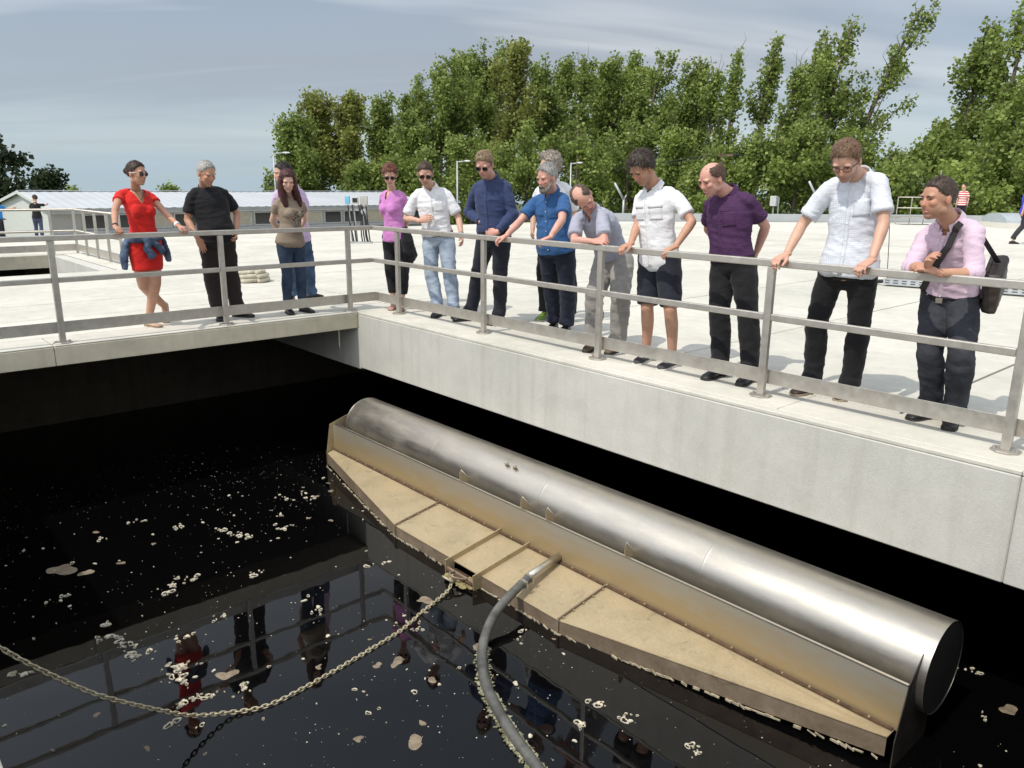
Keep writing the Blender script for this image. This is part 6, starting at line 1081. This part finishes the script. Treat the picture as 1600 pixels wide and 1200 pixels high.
mast = empty('cable_mast', (2.75, 7.6, 0), 0, 'slim upright mast with ribbed black cable behind the tall man', 'mast'); new_obj('mast_post', Geo().tube([(0, 0, 0), (0, 0, 1.05)], .03, n=8).mesh('mast_post', None, True), mast, m_pole)
pts = [np.array([.06, .03 * math.sin(k_), .02 + k_ * .05]) for k_ in range(21)]; new_obj('cable', Geo().tube(pts, [.026 + .008 * (k_ % 2) for k_ in range(21)], n=8).mesh('cable', None, True), mast, m_cab); new_obj('thin_wire', Geo().tube([(.2, .1, 1.3), (.26, .1, .7), (.3, .12, .02)], .006, n=5).mesh('thin_wire'), mast, m_cab); new_obj('lamp_arm', Geo().tube([(0, 0, 1.05), (.05, .0, 1.3)], .012, n=6).mesh('lamp_arm'), mast, m_pole)
# ------------------------------------------------------------------ rear railings, platform, skylight
def small_rail(label, pts, posts, H=.95, base=0., group='railings in the background'):
    o = empty('background_railing', tuple(pts[0]) + (base,), 0, label, 'railing', group); p0 = np.array([*pts[0], base]); P_ = [np.array([*p, base]) - p0 for p in pts]
    for zz in (H, H * .52): new_obj('rail', Geo().tube([p + np.array([0, 0, zz]) for p in P_], .026, n=6).mesh('rail', None, True), o, m_steel)
    tb_ = Geo()
    for a, b_ in zip(P_[:-1], P_[1:]): d_ = unit(b_ - a); tb_.obox((a + b_) / 2 + np.array([0, 0, .13]), (b_ - a) / 2, np.cross(d_, (0, 0, 1)) * .004, (0, 0, .07))
    new_obj('toe_board', tb_.mesh('toe_board'), o, m_steel)
    for x_, y_ in posts: new_obj('post', Geo().obox(np.array([x_, y_, base + H / 2]) - p0, (.022, 0, 0), (0, .022, 0), (0, 0, H / 2)).mesh('post'), o, m_steel)
    return o
small_rail('steel railing along the rear basin seen left of the red dress', [(-10.4, -12), (-10.4, -.9), (-7.2, -.9)], [(-10.4, y_) for y_ in (-5.5, -4.0, -2.6, -1.35, -.9)] + [(-9.6, -.9), (-8.8, -.9), (-8.0, -.9), (-7.2, -.9)], .92)
small_rail('short steel railing behind the navy-shirted man', [(-15.2, 17.0), (-15.2, 20.3)], [(-15.2, y_) for y_ in (17, 18.1, 19.2, 20.3)], .95)
pl = empty('access_platform', (-5.6, 31.4, 0), 0, 'railed steel access platform by the far parapet', 'platform'); a = r2_
for k_ in (-1.2, -.6, 0, .6): new_obj('stanchion', Geo().tube([a * k_, a * k_ + np.array([0, 0, 1.15])], .02, n=6).mesh('stanchion'), pl, m_steel)
for zz in (1.15, .7): new_obj('rail', Geo().tube([a * -1.2 + np.array([0, 0, zz]), a * .9 + np.array([0, 0, zz]), a * 1.6 + np.array([0, 0, zz - .45])], .02, n=6).mesh('rail', None, True), pl, m_steel)
new_obj('platform_floor', Geo().obox((0, 0, .3), a * 1.25, q2_ * .5, (0, 0, .03)).mesh('platform_floor'), pl, m_steel); new_obj('antenna', Geo().tube([a * .5 + np.array([0, 0, 1.15]), a * .5 + np.array([0, 0, 2.3])], .02, n=5).mesh('antenna'), pl, m_steel)
sk2 = empty('arched_skylight', (-1.9, 33.0, 0), 0, 'low arched grey skylight on the far deck at right', 'skylight'); V = []; F = []
for i in range(13):
    th = math.pi * i / 12
    for e in (-1.6, 1.6): V.append(r2_ * e + q2_ * .9 * -math.cos(th) + np.array([0, 0, .2 + .38 * math.sin(th)]))
F = [(i * 2, i * 2 + 1, i * 2 + 3, i * 2 + 2) for i in range(12)] + [tuple(range(0, 26, 2)), tuple(range(25, 0, -2))]; new_obj('vault', Geo().add(V, F).mesh('vault', None, False), sk2, M('skylight_grey', (.38, .42, .44), .4)); new_obj('kerb', Geo().obox((0, 0, .1), r2_ * 1.65, q2_ * .95, (0, 0, .1)).mesh('kerb'), sk2, m_far)
